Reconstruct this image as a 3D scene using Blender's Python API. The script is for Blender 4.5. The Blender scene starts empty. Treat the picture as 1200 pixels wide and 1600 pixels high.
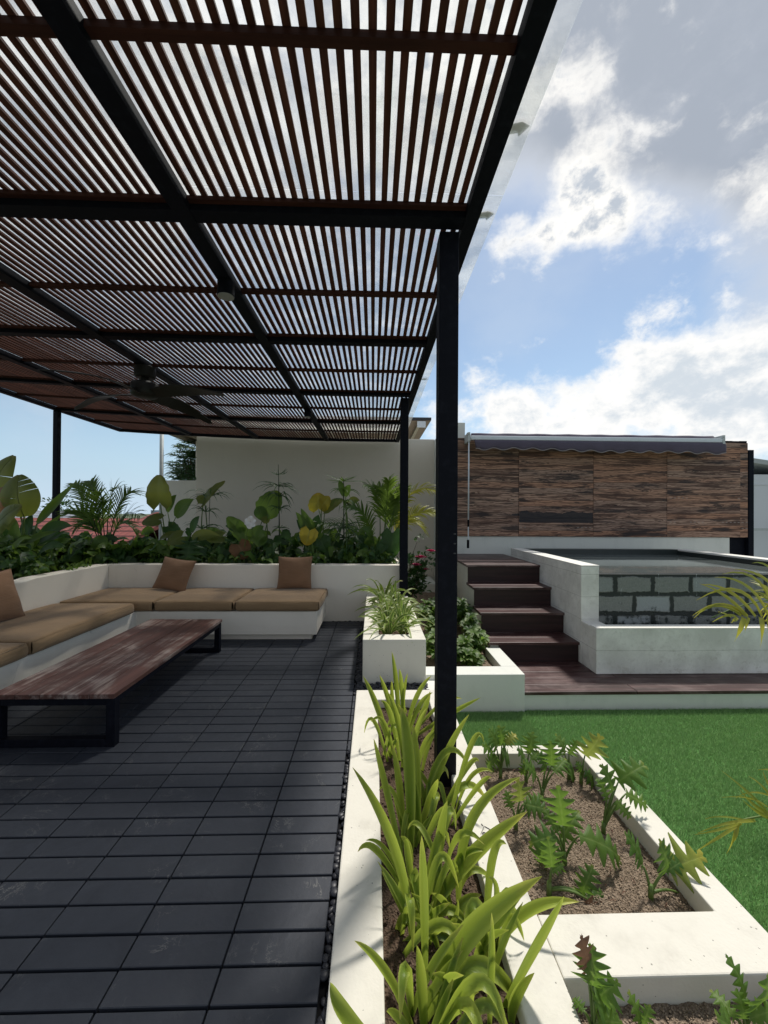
import bpy, math, random
import numpy as np
from mathutils import Vector as V, Matrix
random.seed(7); rng = np.random.default_rng(7)
R = math.radians
S = bpy.context.scene
COL = S.collection

# ------------------------------------------------------------------ camera
FPX, CX, CY, CAMH = 626., 600., 800., 1.36
_yd = V((583-CX, -(804-CY), FPX)).normalized()
_up = V((.0065, 1, 0)); _up = (_up - _yd*_up.dot(_yd)).normalized()
_xd = _up.cross(_yd)
RIGHT = V((_xd.x, _yd.x, _up.x)); UPV = V((_xd.y, _yd.y, _up.y)); FWD = V((_xd.z, _yd.z, _up.z))
cam = bpy.data.objects.new('camera', bpy.data.cameras.new('camera')); COL.objects.link(cam)
mw = Matrix.Identity(4)
for i in range(3):
    mw[i][0], mw[i][1], mw[i][2] = RIGHT[i], UPV[i], -FWD[i]
mw[2][3] = CAMH
cam.matrix_world = mw
cam.data.sensor_fit = 'HORIZONTAL'; cam.data.sensor_width = 36
cam.data.lens = FPX/1200*36
cam.data.clip_start = .02; cam.data.clip_end = 6000
S.camera = cam
S.render.resolution_x, S.render.resolution_y = 768, 1024
S.view_settings.view_transform = 'Standard'; S.view_settings.look = 'None'
S.view_settings.gamma = 1; S.view_settings.exposure = 0.14
def ray(x, y): return (RIGHT*((x-CX)/FPX) - UPV*((y-CY)/FPX) + FWD)
def at(x, y, Y): d = ray(x, y); return d*(Y/d.y) + V((0, 0, CAMH))
def atz(x, y, z): d = ray(x, y); return d*((z-CAMH)/d.z) + V((0, 0, CAMH))

# ------------------------------------------------------------------ node helpers
class G:
    def __init__(s, nt): s.nt = nt; s.n = nt.nodes; s.l = nt.links
    def new(s, t, **k):
        n = s.n.new(t)
        for a, b in k.items():
            if a.startswith('i_'):
                n.inputs[a[2:].replace('_', ' ')].default_value = b
            else: setattr(n, a, b)
        return n
    def set(s, sock, val):
        if isinstance(val, bpy.types.NodeSocket): s.l.new(val, sock)
        else:
            if hasattr(sock.default_value, '__len__') and not hasattr(val, '__len__'): val = [val]*len(sock.default_value)
            if hasattr(sock.default_value, '__len__') and len(sock.default_value) == 4 and len(val) == 3: val = list(val)+[1]
            sock.default_value = val
    def math(s, op, a, b=0., c=None, clamp=False):
        n = s.new('ShaderNodeMath', operation=op, use_clamp=clamp); s.set(n.inputs[0], a); s.set(n.inputs[1], b)
        if c is not None: s.set(n.inputs[2], c)
        return n.outputs[0]
    def vec(s, op, a, b=(0, 0, 0)):
        n = s.new('ShaderNodeVectorMath', operation=op); s.set(n.inputs[0], a)
        if op == 'SCALE': s.set(n.inputs[3], b)
        else: s.set(n.inputs[1], b)
        return n.outputs['Value'] if op in ('DOT_PRODUCT', 'LENGTH') else n.outputs[0]
    def noise(s, v, scale, detail=4, rough=.55, dist=0., out=0):
        n = s.new('ShaderNodeTexNoise'); s.set(n.inputs['Vector'], v); s.set(n.inputs['Scale'], scale)
        n.inputs['Detail'].default_value = detail; n.inputs['Roughness'].default_value = rough; n.inputs['Distortion'].default_value = dist
        return n.outputs[out]
    def voro(s, v, scale, feature='F1', out='Distance', rnd=1.):
        n = s.new('ShaderNodeTexVoronoi', feature=feature); s.set(n.inputs['Vector'], v); s.set(n.inputs['Scale'], scale)
        n.inputs['Randomness'].default_value = rnd
        return n.outputs[out]
    def ramp(s, f, stops, interp='LINEAR'):
        n = s.new('ShaderNodeValToRGB'); cr = n.color_ramp; cr.interpolation = interp
        while len(cr.elements) < len(stops): cr.elements.new(.5)
        for e, (p, c) in zip(cr.elements, stops):
            e.position = p; e.color = tuple(c)+(1,) if hasattr(c, '__len__') else (c, c, c, 1)
        s.set(n.inputs[0], f); return n.outputs[0]
    def mix(s, f, a, b, mode='MIX'):
        n = s.new('ShaderNodeMix', data_type='RGBA', blend_type=mode)
        s.set(n.inputs['Factor'], f); s.set(n.inputs['A'], a) if False else None
        s.set(n.inputs[6], a); s.set(n.inputs[7], b); return n.outputs[2]
    def smooth(s, x, a, b):
        n = s.new('ShaderNodeMapRange', interpolation_type='SMOOTHSTEP'); s.set(n.inputs[0], x)
        s.set(n.inputs[1], a); s.set(n.inputs[2], b); return n.outputs[0]
    def pos(s): return s.new('ShaderNodeNewGeometry').outputs['Position']
    def sep(s, v): n = s.new('ShaderNodeSeparateXYZ'); s.set(n.inputs[0], v); return n.outputs
    def comb(s, x, y, z):
        n = s.new('ShaderNodeCombineXYZ')
        for i, q in enumerate((x, y, z)): s.set(n.inputs[i], q)
        return n.outputs[0]
    def attr(s, name='tint'): return s.new('ShaderNodeAttribute', attribute_name=name).outputs['Color']
    def bump(s, h, strength=.3, dist=.01, normal=None):
        n = s.new('ShaderNodeBump'); s.set(n.inputs['Height'], h); n.inputs['Strength'].default_value = strength; n.inputs['Distance'].default_value = dist
        if normal is not None: s.set(n.inputs['Normal'], normal)
        return n.outputs[0]

def material(name):
    m = bpy.data.materials.new(name); m.use_nodes = True; m.node_tree.nodes.clear()
    g = G(m.node_tree); out = g.new('ShaderNodeOutputMaterial')
    return m, g, out
def pbsdf(g, col, rough=.6, spec=.5, metal=0., normal=None, **kw):
    b = g.new('ShaderNodeBsdfPrincipled'); g.set(b.inputs['Base Color'], col); g.set(b.inputs['Roughness'], rough)
    g.set(b.inputs['Specular IOR Level'], spec); g.set(b.inputs['Metallic'], metal)
    if normal is not None: g.set(b.inputs['Normal'], normal)
    for k, x in kw.items(): g.set(b.inputs[k], x)
    return b
def finish(g, out, b): g.l.new(b.outputs[0], out.inputs[0])

# ------------------------------------------------------------------ world and sun
SUN_DIR = V((.30, .50, 1.0)).normalized()
SUN_EL = math.asin(SUN_DIR.z); SUN_AZ = math.atan2(SUN_DIR.x, SUN_DIR.y)
SKYTINT = (1.32, 1.28, 1.16)
def build_world():
    w = bpy.data.worlds.new('World'); S.world = w; w.use_nodes = True
    nt = w.node_tree; nt.nodes.clear(); g = G(nt)
    out = g.new('ShaderNodeOutputWorld'); bg = g.new('ShaderNodeBackground'); bg.inputs[1].default_value = .10
    g.l.new(bg.outputs[0], out.inputs[0])
    sky = g.new('ShaderNodeTexSky', sky_type='NISHITA'); sky.sun_disc = False
    sky.sun_elevation = SUN_EL; sky.sun_rotation = SUN_AZ; sky.altitude = 50; sky.air_density = 1.0; sky.dust_density = .5; sky.ozone_density = 1.6
    d = g.new('ShaderNodeTexCoord').outputs['Generated']
    d = g.vec('NORMALIZE', d)
    dx, dy, dz = g.sep(d)
    zz = g.math('ADD', g.math('MAXIMUM', dz, 0.), .18)
    p = g.comb(g.math('DIVIDE', dx, zz), g.math('DIVIDE', dy, zz), 0.)       # a cloud layer seen in perspective
    warp = g.vec('SUBTRACT', g.noise(d, 5, 5, .6, out=1), (.5, .5, .5))
    dw = g.vec('ADD', d, g.vec('SCALE', warp, .05))
    dw = g.vec('MULTIPLY', dw, (1., 1., 1.35))
    n1 = g.noise(dw, 6.5, 10, .60)
    n2 = g.noise(g.vec('ADD', dw, (7.3, 2.1, .4)), 17, 9, .62)
    n3 = g.noise(g.vec('ADD', p, (3.1, 8.7, 0)), 1.0, 5, .55)
    ns = g.noise(g.vec('ADD', dw, (1.1, 4.1, 2.2)), 3.2, 6, .55)
    def blob(px, py, k, amp):
        r = V(px).normalized() if py is None else ray(px, py).normalized()
        q = g.vec('DOT_PRODUCT', d, tuple(r))
        return g.math('MULTIPLY', g.math('EXPONENT', g.math('MULTIPLY', g.math('SUBTRACT', q, 1.), k)), amp)
    def total(lst):
        t = blob(*lst[0])
        for b in lst[1:]: t = g.math('ADD', t, blob(*b))
        return t
    # a soft grey sheet, bright heaped cloud below it, and a low bank along the horizon
    A = total([(1260, 40, 26, .85), (1040, 30, 90, .5), (900, 20, 60, .35), (1200, 240, 220, .25), (650, 40, 60, .30), (-500, -300, 4, .4), (400, -1500, 5, .5), (1900, 100, 8, .5), (1130, 350, 120, -.35), (900, 400, 60, -.35), (760, 480, 60, -.3), ((.1, -.8, .55), None, 3, .9), ((-.5, -.6, .9), None, 4, .5)])  # last two: unseen cloud added behind the camera as fill for front faces
    B = total([(700, 40, 60, .24), (700, 160, 60, .34), (440, 240, 40, .30), (300, 100, 60, .26), (905, 275, 700, .60), (860, 360, 900, .48), (930, 350, 1000, .50), (1035, 325, 1200, .46), (970, 325, 1000, .36), (790, 370, 900, .34), (905, 130, 1400, .34), (850, 165, 1800, .30), (1190, 270, 1500, .34), (1195, 330, 2500, .30),
               (100, 300, 60, .20), (1000, 490, 1500, .16), (760, 505, 1500, .10), (-600, 300, 8, .3), (1700, 300, 10, .25),
               (800, 290, 1500, -.42), (870, 195, 2200, -.42), (640, 520, 60, -.25), (60, 700, 20, -.5)])
    C = total([(900, 690, 60, .22), (1130, 625, 160, .70), (1010, 610, 500, .42), (930, 660, 350, .62), (1060, 575, 900, .34), (1250, 590, 120, .5), (820, 650, 500, .62), (760, 625, 500, .56), (1050, 570, 400, .22), (700, 670, 700, .4), (880, 615, 2000, .25), (60, 720, 20, -.4)])
    e1 = g.math('ADD', g.math('MULTIPLY', g.math('SUBTRACT', n1, .5), 1.25), g.math('MULTIPLY', g.math('SUBTRACT', n2, .5), .85))
    a_ = g.math('ADD', A, g.math('MULTIPLY', g.math('SUBTRACT', ns, .5), .9))
    b_ = g.math('ADD', B, e1); c_ = g.math('ADD', C, e1)
    ca = g.math('MULTIPLY', g.smooth(a_, .22, .80), .96); cb = g.smooth(b_, .16, .68); cc = g.smooth(c_, .14, .58)
    n2c = g.math('SUBTRACT', n2, .5)
    colA = g.mix(g.smooth(a_, .35, .95), (7.0, 7.2, 7.5), (3.7, 4.1, 4.75)); colA = g.mix(g.math('MULTIPLY', g.smooth(n1, .45, .7), .30), colA, (5.6, 5.9, 6.5))
    coreB = g.smooth(g.math('ADD', b_, g.math('MULTIPLY', n2c, 1.2)), .56, .98); colB = g.mix(coreB, (9.9, 9.7, 9.3), (4.9, 5.4, 6.1))
    coreC = g.smooth(g.math('ADD', c_, g.math('MULTIPLY', n2c, 1.6)), .55, 1.35); colC = g.mix(coreC, (9.3, 9.25, 9.1), (6.1, 6.7, 7.3))
    veil = g.mix(1., sky.outputs[0], SKYTINT, 'MULTIPLY')
    haze = g.math('MULTIPLY', g.smooth(ns, .42, .72), .30)
    veil = g.mix(haze, veil, (5.6, 6.5, 7.7))
    low = g.math('SUBTRACT', 1., g.smooth(dz, 0., .24))
    veil = g.mix(g.math('MULTIPLY', low, .75), veil, (3.7, 5.4, 7.6))
    veil = g.mix(g.math('MULTIPLY', g.math('SUBTRACT', 1., g.smooth(dz, -.01, .09)), .6), veil, (6.0, 7.4, 8.7))
    up_ = g.smooth(dz, -.02, .04)
    col = g.mix(ca, veil, colA)
    col = g.mix(g.math('MULTIPLY', cb, up_), col, colB)
    col = g.mix(g.math('MULTIPLY', cc, up_), col, colC)
    g.l.new(col, bg.inputs[0])
build_world()
sun = bpy.data.objects.new('sun', bpy.data.lights.new('sun', 'SUN')); COL.objects.link(sun)
sun.data.energy = 3.6; sun.data.angle = R(4.5); sun.data.color = (1, .955, .88)
sun.rotation_euler = SUN_DIR.to_track_quat('Z', 'Y').to_euler(); sun.location = (3, 5, 12)

# ------------------------------------------------------------------ mesh helpers
class MB:
    def __init__(s): s.v = []; s.f = []; s.m = []; s.c = []; s.cur = 0
    def vert(s, p, c=(.5, 0, 0)): s.v.append((p[0], p[1], p[2])); s.c.append(c); return len(s.v)-1
    def face(s, *ix): s.f.append(ix); s.m.append(s.cur)
    def box(s, x0, x1, y0, y1, z0, z1, c=(.5, 0, 0)):
        b = len(s.v)
        for z in (z0, z1):
            for x, y in ((x0, y0), (x1, y0), (x1, y1), (x0, y1)): s.vert((x, y, z), c)
        for q in ((0, 3, 2, 1), (4, 5, 6, 7), (0, 1, 5, 4), (1, 2, 6, 5), (2, 3, 7, 6), (3, 0, 4, 7)): s.face(*[b+i for i in q])
    def bar(s, a, b, w, h, upv=(0, 0, 1), c=(.5, 0, 0)):
        a, b = V(a), V(b); t = (b-a).normalized(); sd = t.cross(V(upv)).normalized(); u = sd.cross(t)
        k = len(s.v)
        for p in (a, b):
            for i, j in ((-1, -1), (1, -1), (1, 1), (-1, 1)): s.vert(p+sd*(i*w/2)+u*(j*h/2), c)
        for q in ((0, 1, 2, 3), (7, 6, 5, 4), (0, 4, 5, 1), (1, 5, 6, 2), (2, 6, 7, 3), (3, 7, 4, 0)): s.face(*[k+i for i in q])
    def prism(s, poly, axis, a0, a1, c=(.5, 0, 0)):      # polygon (2-D) extruded along an axis
        k = len(s.v); n = len(poly)
        for a in (a0, a1):
            for (u, w) in poly: s.vert({'x': (a, u, w), 'y': (u, a, w), 'z': (u, w, a)}[axis], c)
        s.face(*[k+i for i in range(n)][::-1]); s.face(*[k+n+i for i in range(n)])
        for i in range(n): j = (i+1) % n; s.face(k+i, k+j, k+n+j, k+n+i)
    def tube(s, pts, r0, r1=None, n=7, c=(.5, 0, 0), cap=True):
        r1 = r0 if r1 is None else r1; pts = [V(p) for p in pts]; k = len(s.v); L = len(pts)
        for i, p in enumerate(pts):
            t = (pts[min(i+1, L-1)]-pts[max(i-1, 0)]).normalized()
            a = t.orthogonal().normalized() if i == 0 else (pa - t*pa.dot(t)).normalized()
            pa = a; b = t.cross(a); r = r0+(r1-r0)*i/(L-1)
            for j in range(n):
                q = 2*math.pi*j/n; s.vert(p+(a*math.cos(q)+b*math.sin(q))*r, c)
        for i in range(L-1):
            for j in range(n): s.face(k+i*n+j, k+i*n+(j+1) % n, k+(i+1)*n+(j+1) % n, k+(i+1)*n+j)
        if cap: s.face(*[k+j for j in range(n)][::-1]); s.face(*[k+(L-1)*n+j for j in range(n)])
    def lathe(s, prof, o, n=24, c=(.5, 0, 0)):          # prof: (r, z) from bottom to top
        k = len(s.v)
        for r, z in prof:
            for j in range(n): q = 2*math.pi*j/n; s.vert((o[0]+r*math.cos(q), o[1]+r*math.sin(q), o[2]+z), c)
        for i in range(len(prof)-1):
            for j in range(n): s.face(k+i*n+j, k+i*n+(j+1) % n, k+(i+1)*n+(j+1) % n, k+(i+1)*n+j)
        s.face(*[k+j for j in range(n)][::-1]); s.face(*[k+(len(prof)-1)*n+j for j in range(n)])
    # ---- leaves
    def ribbon(s, pts, wf, nh, fold=.15, tint=.5, ac=3, wave=0.):
        pts = [V(p) for p in pts]; L = len(pts); k = len(s.v); nh = V(nh)
        ph = random.random()*6
        for i, p in enumerate(pts):
            u = i/(L-1); t = (pts[min(i+1, L-1)]-pts[max(i-1, 0)]).normalized()
            sd = t.cross(nh)
            if sd.length < 1e-3: sd = t.orthogonal()
            sd.normalize(); n = sd.cross(t); w = wf(u)
            for j in range(ac):
                x = 2*j/(ac-1)-1
                q = p + sd*(x*w) + n*(fold*w*(x*x) + wave*w*math.sin(ph+u*17+x*2)*abs(x))
                s.vert(q, (tint, u, abs(x)))
        for i in range(L-1):
            for j in range(ac-1): a = k+i*ac+j; s.face(a, a+1, a+ac+1, a+ac)
    def build(s, name, mats, parent=None, smooth=False, bevel=0., seg=2):
        me = bpy.data.meshes.new(name)
        off = parent_world(parent) if parent else V((0, 0, 0))
        vv = np.array(s.v, dtype=np.float32).reshape(-1, 3) - np.array(off, dtype=np.float32)
        me.from_pydata(vv.tolist(), [], s.f)
        if not isinstance(mats, (list, tuple)): mats = [mats]
        for m in mats: me.materials.append(m)
        if len(mats) > 1: me.polygons.foreach_set('material_index', s.m)
        ca = me.color_attributes.new('tint', 'FLOAT_COLOR', 'POINT')
        cc = np.ones((len(s.v), 4), dtype=np.float32); cc[:, :3] = np.array(s.c, dtype=np.float32); ca.data.foreach_set('color', cc.ravel())
        if smooth: me.polygons.foreach_set('use_smooth', [True]*len(me.polygons))
        o = bpy.data.objects.new(name, me); COL.objects.link(o)
        if parent: o.parent = parent
        if bevel:
            b = o.modifiers.new('bevel', 'BEVEL'); b.width = bevel; b.segments = seg; b.limit_method = 'ANGLE'; b.angle_limit = R(40)
        return o
WORLD = {}
def parent_world(p):
    t = V((0, 0, 0))
    while p: t += V(p.location); p = p.parent
    return t
def tag(o, label, cat, group=None):
    o['label'] = label; o['category'] = cat
    if group: o['group'] = group
    return o
def thing(name, label, cat, loc, group=None):
    o = bpy.data.objects.new(name, None); COL.objects.link(o); o.location = loc; o.empty_display_size = .1
    return tag(o, label, cat, group)
def structure(o, kind='structure'): o['kind'] = kind; return o
def bez(p0, p1, p2, n=10):
    p0, p1, p2 = V(p0), V(p1), V(p2); c = p1*2-(p0+p2)*.5
    return [p0*(1-t)**2 + c*(2*t*(1-t)) + p2*t*t for t in [i/(n-1) for i in range(n)]]
def rnd(a, b): return random.uniform(a, b)
def jit(v, a): return V(v)+V((rnd(-a, a), rnd(-a, a), rnd(-a, a)))

# ------------------------------------------------------------------ materials
ZLOW = -.29
def m_plaster(name, col, dirt=(.30, .29, .24), amt=.5, bump=.25, specks=True, lo=.3):
    m, g, out = material(name); p = g.pos()
    n = g.noise(p, 2.3, 6, .65); n2 = g.noise(p, 14, 5, .6); n3 = g.noise(g.vec('MULTIPLY', p, (9, 9, 1.6)), 1, 5, .6)
    f = g.math('MULTIPLY', g.smooth(g.math('ADD', g.math('MULTIPLY', n, .6), g.math('MULTIPLY', n3, .45)), .50, .85), amt)
    c = g.mix(f, col, dirt)
    c = g.mix(g.math('MULTIPLY', n2, .14), c, tuple(x*.72 for x in col))
    if specks:
        v = g.voro(p, 38); sp = g.math('MULTIPLY', g.math('LESS_THAN', v, .10), g.math('GREATER_THAN', n2, .52))
        c = g.mix(g.math('MULTIPLY', sp, .7), c, (.10, .09, .07))
    z = g.sep(p)[2]
    sp2 = g.math('MULTIPLY', g.math('SUBTRACT', 1., g.smooth(g.math('ADD', z, g.math('MULTIPLY', n, .12)), ZLOW+.03, ZLOW+.13)), .45)
    c = g.mix(sp2, c, tuple(x*.7 for x in dirt))
    ck = g.voro(g.vec('ADD', p, g.vec('SCALE', g.noise(p, 6, 4, out=1), .22)), 1.7, 'DISTANCE_TO_EDGE')
    ckm = g.math('MULTIPLY', g.math('LESS_THAN', ck, .0035), g.smooth(n, .60, .66)); c = g.mix(g.math('MULTIPLY', ckm, .40), c, (.22, .20, .17))
    h = g.math('ADD', g.math('MULTIPLY', n2, .6), g.math('MULTIPLY', g.noise(p, 90, 3), .4))
    finish(g, out, pbsdf(g, c, .75, .3, normal=g.bump(h, bump, .01))); return m
def m_metal(name, col, rough=.45):
    m, g, out = material(name); p = g.pos(); n = g.noise(p, 30, 4)
    c = g.mix(g.smooth(n, .45, .8), col, tuple(x*1.5+.004 for x in col))
    finish(g, out, pbsdf(g, c, g.math('ADD', rough-.1, g.math('MULTIPLY', n, .25)), .10, normal=g.bump(g.noise(p, 160, 2), .08, .002))); return m
def m_plain(name, col, rough=.6, spec=.4, nscale=12, var=.3, bump=.1, metal=0.):
    m, g, out = material(name); p = g.pos(); n = g.noise(p, nscale, 5, .6)
    c = g.mix(n, tuple(x*(1-var) for x in col), tuple(min(1, x*(1+var)) for x in col))
    finish(g, out, pbsdf(g, c, rough, spec, metal, normal=g.bump(g.noise(p, nscale*8, 3), bump, .004))); return m
def m_wood(name, c1, c2, axis, rough=.5, wear=None, wamt=.5, scale=1., spec=.4):
    m, g, out = material(name); p = g.pos(); t = g.attr()
    tr, _, _ = g.sep(t)
    sc = {'x': (1.2, 26, 26), 'y': (26, 1.2, 26), 'z': (26, 26, 1.2)}[axis]
    q = g.vec('ADD', g.vec('MULTIPLY', p, tuple(a*scale for a in sc)), g.comb(g.math('MULTIPLY', tr, 37.), g.math('MULTIPLY', tr, 11.), 0.))
    n = g.noise(q, 1., 6, .62, .6); n2 = g.noise(g.vec('MULTIPLY', q, (2.2, 2.2, 2.2)), 1., 4, .6)
    c = g.mix(g.smooth(n, .3, .72), c1, c2)
    c = g.mix(g.math('MULTIPLY', tr, .35), c, tuple(x*.55 for x in c1))
    if wear:
        big = g.noise(p, 2.1, 5, .65, .4)
        f = g.math('MULTIPLY', g.smooth(g.math('ADD', g.math('MULTIPLY', big, .9), g.math('MULTIPLY', n2, .55)), .68, .92), wamt)
        c = g.mix(f, c, wear)
    finish(g, out, pbsdf(g, c, g.math('ADD', rough-.08, g.math('MULTIPLY', n2, .2)), spec, normal=g.bump(g.math('ADD', n, g.math('MULTIPLY', n2, .5)), .25, .004))); return m
def m_leaf(name, c1, c2, tip, trans=.38, rough=.42, rib=(.35, .42, .10), tipstart=.78, edge=None, spots=0., foot=0.):
    m, g, out = material(name); p = g.pos(); tr, tu, ts = g.sep(g.attr())
    n = g.noise(p, 28, 4, .6); nb = g.noise(p, 7, 3, .5)
    c = g.mix(g.math('ADD', g.math('MULTIPLY', tr, .75), g.math('MULTIPLY', g.math('SUBTRACT', nb, .5), .7), clamp=True), c1, c2)
    c = g.mix(g.math('MULTIPLY', n, .25), c, tuple(x*.6 for x in c1))
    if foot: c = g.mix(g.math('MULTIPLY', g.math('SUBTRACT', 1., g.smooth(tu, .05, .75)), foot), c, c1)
    veins = g.math('ABSOLUTE', g.math('SINE', g.math('ADD', g.math('MULTIPLY', tu, 60.), g.math('MULTIPLY', ts, -9.))))
    if edge: c = g.mix(g.math('MULTIPLY', g.smooth(ts, .45, .95), g.math('ADD', .25, g.math('MULTIPLY', tu, .75)) if foot else 1.), c, edge)
    c = g.mix(g.math('MULTIPLY', g.math('SUBTRACT', 1., g.smooth(ts, .0, .14)), .45), c, rib)
    f = g.math('MULTIPLY', g.smooth(g.math('ADD', tu, g.math('MULTIPLY', g.math('SUBTRACT', nb, .5), .5)), tipstart, 1.08), .8)
    c = g.mix(f, c, tip)
    if spots:
        sp = g.math('MULTIPLY', g.smooth(g.noise(p, 55, 3), .68, .74), spots); c = g.mix(sp, c, (.16, .09, .03))
    b = pbsdf(g, c, g.math('ADD', rough-.06, g.math('MULTIPLY', n, .18)), .45, normal=g.bump(g.math('ADD', g.math('MULTIPLY', veins, .35), n), .22, .003))
    tl = g.new('ShaderNodeBsdfTranslucent'); g.set(tl.inputs[0], g.mix(.5, c, tuple(min(1, x*2.2) for x in c2)))
    mx = g.new('ShaderNodeMixShader'); mx.inputs[0].default_value = trans
    g.l.new(b.outputs[0], mx.inputs[1]); g.l.new(tl.outputs[0], mx.inputs[2]); finish(g, out, mx); return m

WHITE = m_plaster('white_plaster', (.70, .67, .59), (.32, .30, .25), amt=.70)
WHITE2 = m_plaster('grey_white_plaster', (.71, .715, .655), (.33, .36, .33), amt=.40, specks=False)
CREAM = m_plaster('cream_plaster', (.84, .775, .675), (.50, .44, .35), amt=.25, bump=.12, specks=False)
STEEL = m_metal('black_steel', (.0050, .0058, .0105), .55)
FANM = m_plain('dark_fan', (.016, .015, .014), .5, .35, var=.1)
SLAT = m_wood('slat_wood', (.050, .018, .013), (.125, .045, .030), 'y', .65, spec=.15)
SLATX = m_wood('batten_wood', (.035, .012, .009), (.07, .025, .017), 'x', .65, spec=.15)
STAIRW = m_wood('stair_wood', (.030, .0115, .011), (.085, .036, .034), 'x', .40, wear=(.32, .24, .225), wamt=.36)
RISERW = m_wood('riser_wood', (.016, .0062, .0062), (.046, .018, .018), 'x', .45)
TABLEW = m_wood('table_wood', (.065, .026, .019), (.14, .058, .044), 'y', .5, wear=(.40, .33, .29), wamt=.75, scale=.8)
CUSH = None
def m_fabric(name, col):
    m, g, out = material(name); p = g.pos()
    w = g.noise(p, 420, 2); f = g.noise(p, 6, 4, .6)
    wr = g.noise(g.vec('MULTIPLY', p, (5, 5, 22)), 1., 4, .6, .8)
    c = g.mix(f, tuple(x*.78 for x in col), tuple(x*1.15 for x in col))
    c = g.mix(g.math('MULTIPLY', w, .3), c, tuple(x*.6 for x in col))
    h = g.math('ADD', g.math('MULTIPLY', w, .15), wr)
    finish(g, out, pbsdf(g, c, .9, .15, normal=g.bump(h, .5, .014), **{'Sheen Weight': .15})); return m
FAB = m_fabric('tan_canvas', (.30, .195, .105)); FABP = m_fabric('brown_canvas', (.26, .145, .082)); FABA = m_fabric('plum_grey_canvas', (.105, .088, .122))
def m_deck():
    m, g, out = material('slate_deck_tile'); p = g.pos(); tr, _, _ = g.sep(g.attr())
    q = g.vec('ADD', p, g.comb(g.math('MULTIPLY', tr, 19.), g.math('MULTIPLY', tr, 7.), 0.))
    n = g.noise(q, 6, 7, .68, 1.2); n2 = g.noise(q, 40, 4, .6)
    c = g.mix(n, (.015, .0175, .0245), (.045, .051, .066)); c = g.mix(g.math('MULTIPLY', tr, .45), c, (.038, .042, .053))
    vein = g.math('ABSOLUTE', g.math('SUBTRACT', g.noise(q, 5.5, 5, .7, 1.8), .5))
    f = g.math('MULTIPLY', g.math('SUBTRACT', 1., g.smooth(vein, 0., .016)), g.smooth(g.noise(q, 4.5, 3), .50, .75))
    c = g.mix(g.math('MULTIPLY', f, .65), c, (.20, .195, .185))
    d = g.math('MULTIPLY', g.smooth(g.noise(p, 3.1, 6, .7), .52, .8), .22); c = g.mix(d, c, (.055, .057, .062))
    finish(g, out, pbsdf(g, c, g.math('ADD', .40, g.math('MULTIPLY', n2, .24)), .36, normal=g.bump(g.math('ADD', n, g.math('MULTIPLY', n2, .5)), .35, .004))); return m
DECKM = m_deck(); DARK = m_plain('dark_gap', (.008, .008, .009), .9, .1)
PEB = m_plain('black_pebble', (.022, .023, .030), .45, .5, 60, .5)
def m_soil(name, c1, c2):
    m, g, out = material(name); p = g.pos()
    v = g.voro(g.vec('MULTIPLY', p, (1., 1.5, 1.)), 120, out='Color'); vx = g.sep(v)[0]
    n = g.noise(p, 5, 6, .7); c = g.mix(g.math('ADD', g.math('MULTIPLY', vx, .6), g.math('MULTIPLY', n, .4)), c1, c2)
    c = g.mix(g.smooth(n, .55, .72), c, tuple(x*.45 for x in c1))
    h = g.math('ADD', g.voro(p, 120), g.math('MULTIPLY', n, 1.5))
    finish(g, out, pbsdf(g, c, .95, .1, normal=g.bump(h, .9, .012))); return m
SOIL = m_soil('dry_soil', (.155, .112, .080), (.35, .275, .205)); SOILD = m_soil('dark_soil', (.060, .040, .028), (.15, .105, .075))
GRAN = m_plain('soil_granule', (.28, .215, .155), .9, .15, 90, .55)
def m_grass():
    m, g, out = material('artificial_turf'); tr, tu, _ = g.sep(g.attr()); p = g.pos()
    c = g.mix(tr, (.135, .27, .085), (.33, .53, .20)); c = g.mix(g.math('MULTIPLY', g.noise(p, 3, 4), .4), c, (.19, .37, .11))
    b = pbsdf(g, c, .5, .35); tl = g.new('ShaderNodeBsdfTranslucent'); g.set(tl.inputs[0], c)
    mx = g.new('ShaderNodeMixShader'); mx.inputs[0].default_value = .25; g.l.new(b.outputs[0], mx.inputs[1]); g.l.new(tl.outputs[0], mx.inputs[2]); finish(g, out, mx); return m
GRASS = m_grass(); TURFB = m_plain('turf_backing', (.070, .170, .045), .9, .1, 40, .4)
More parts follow.
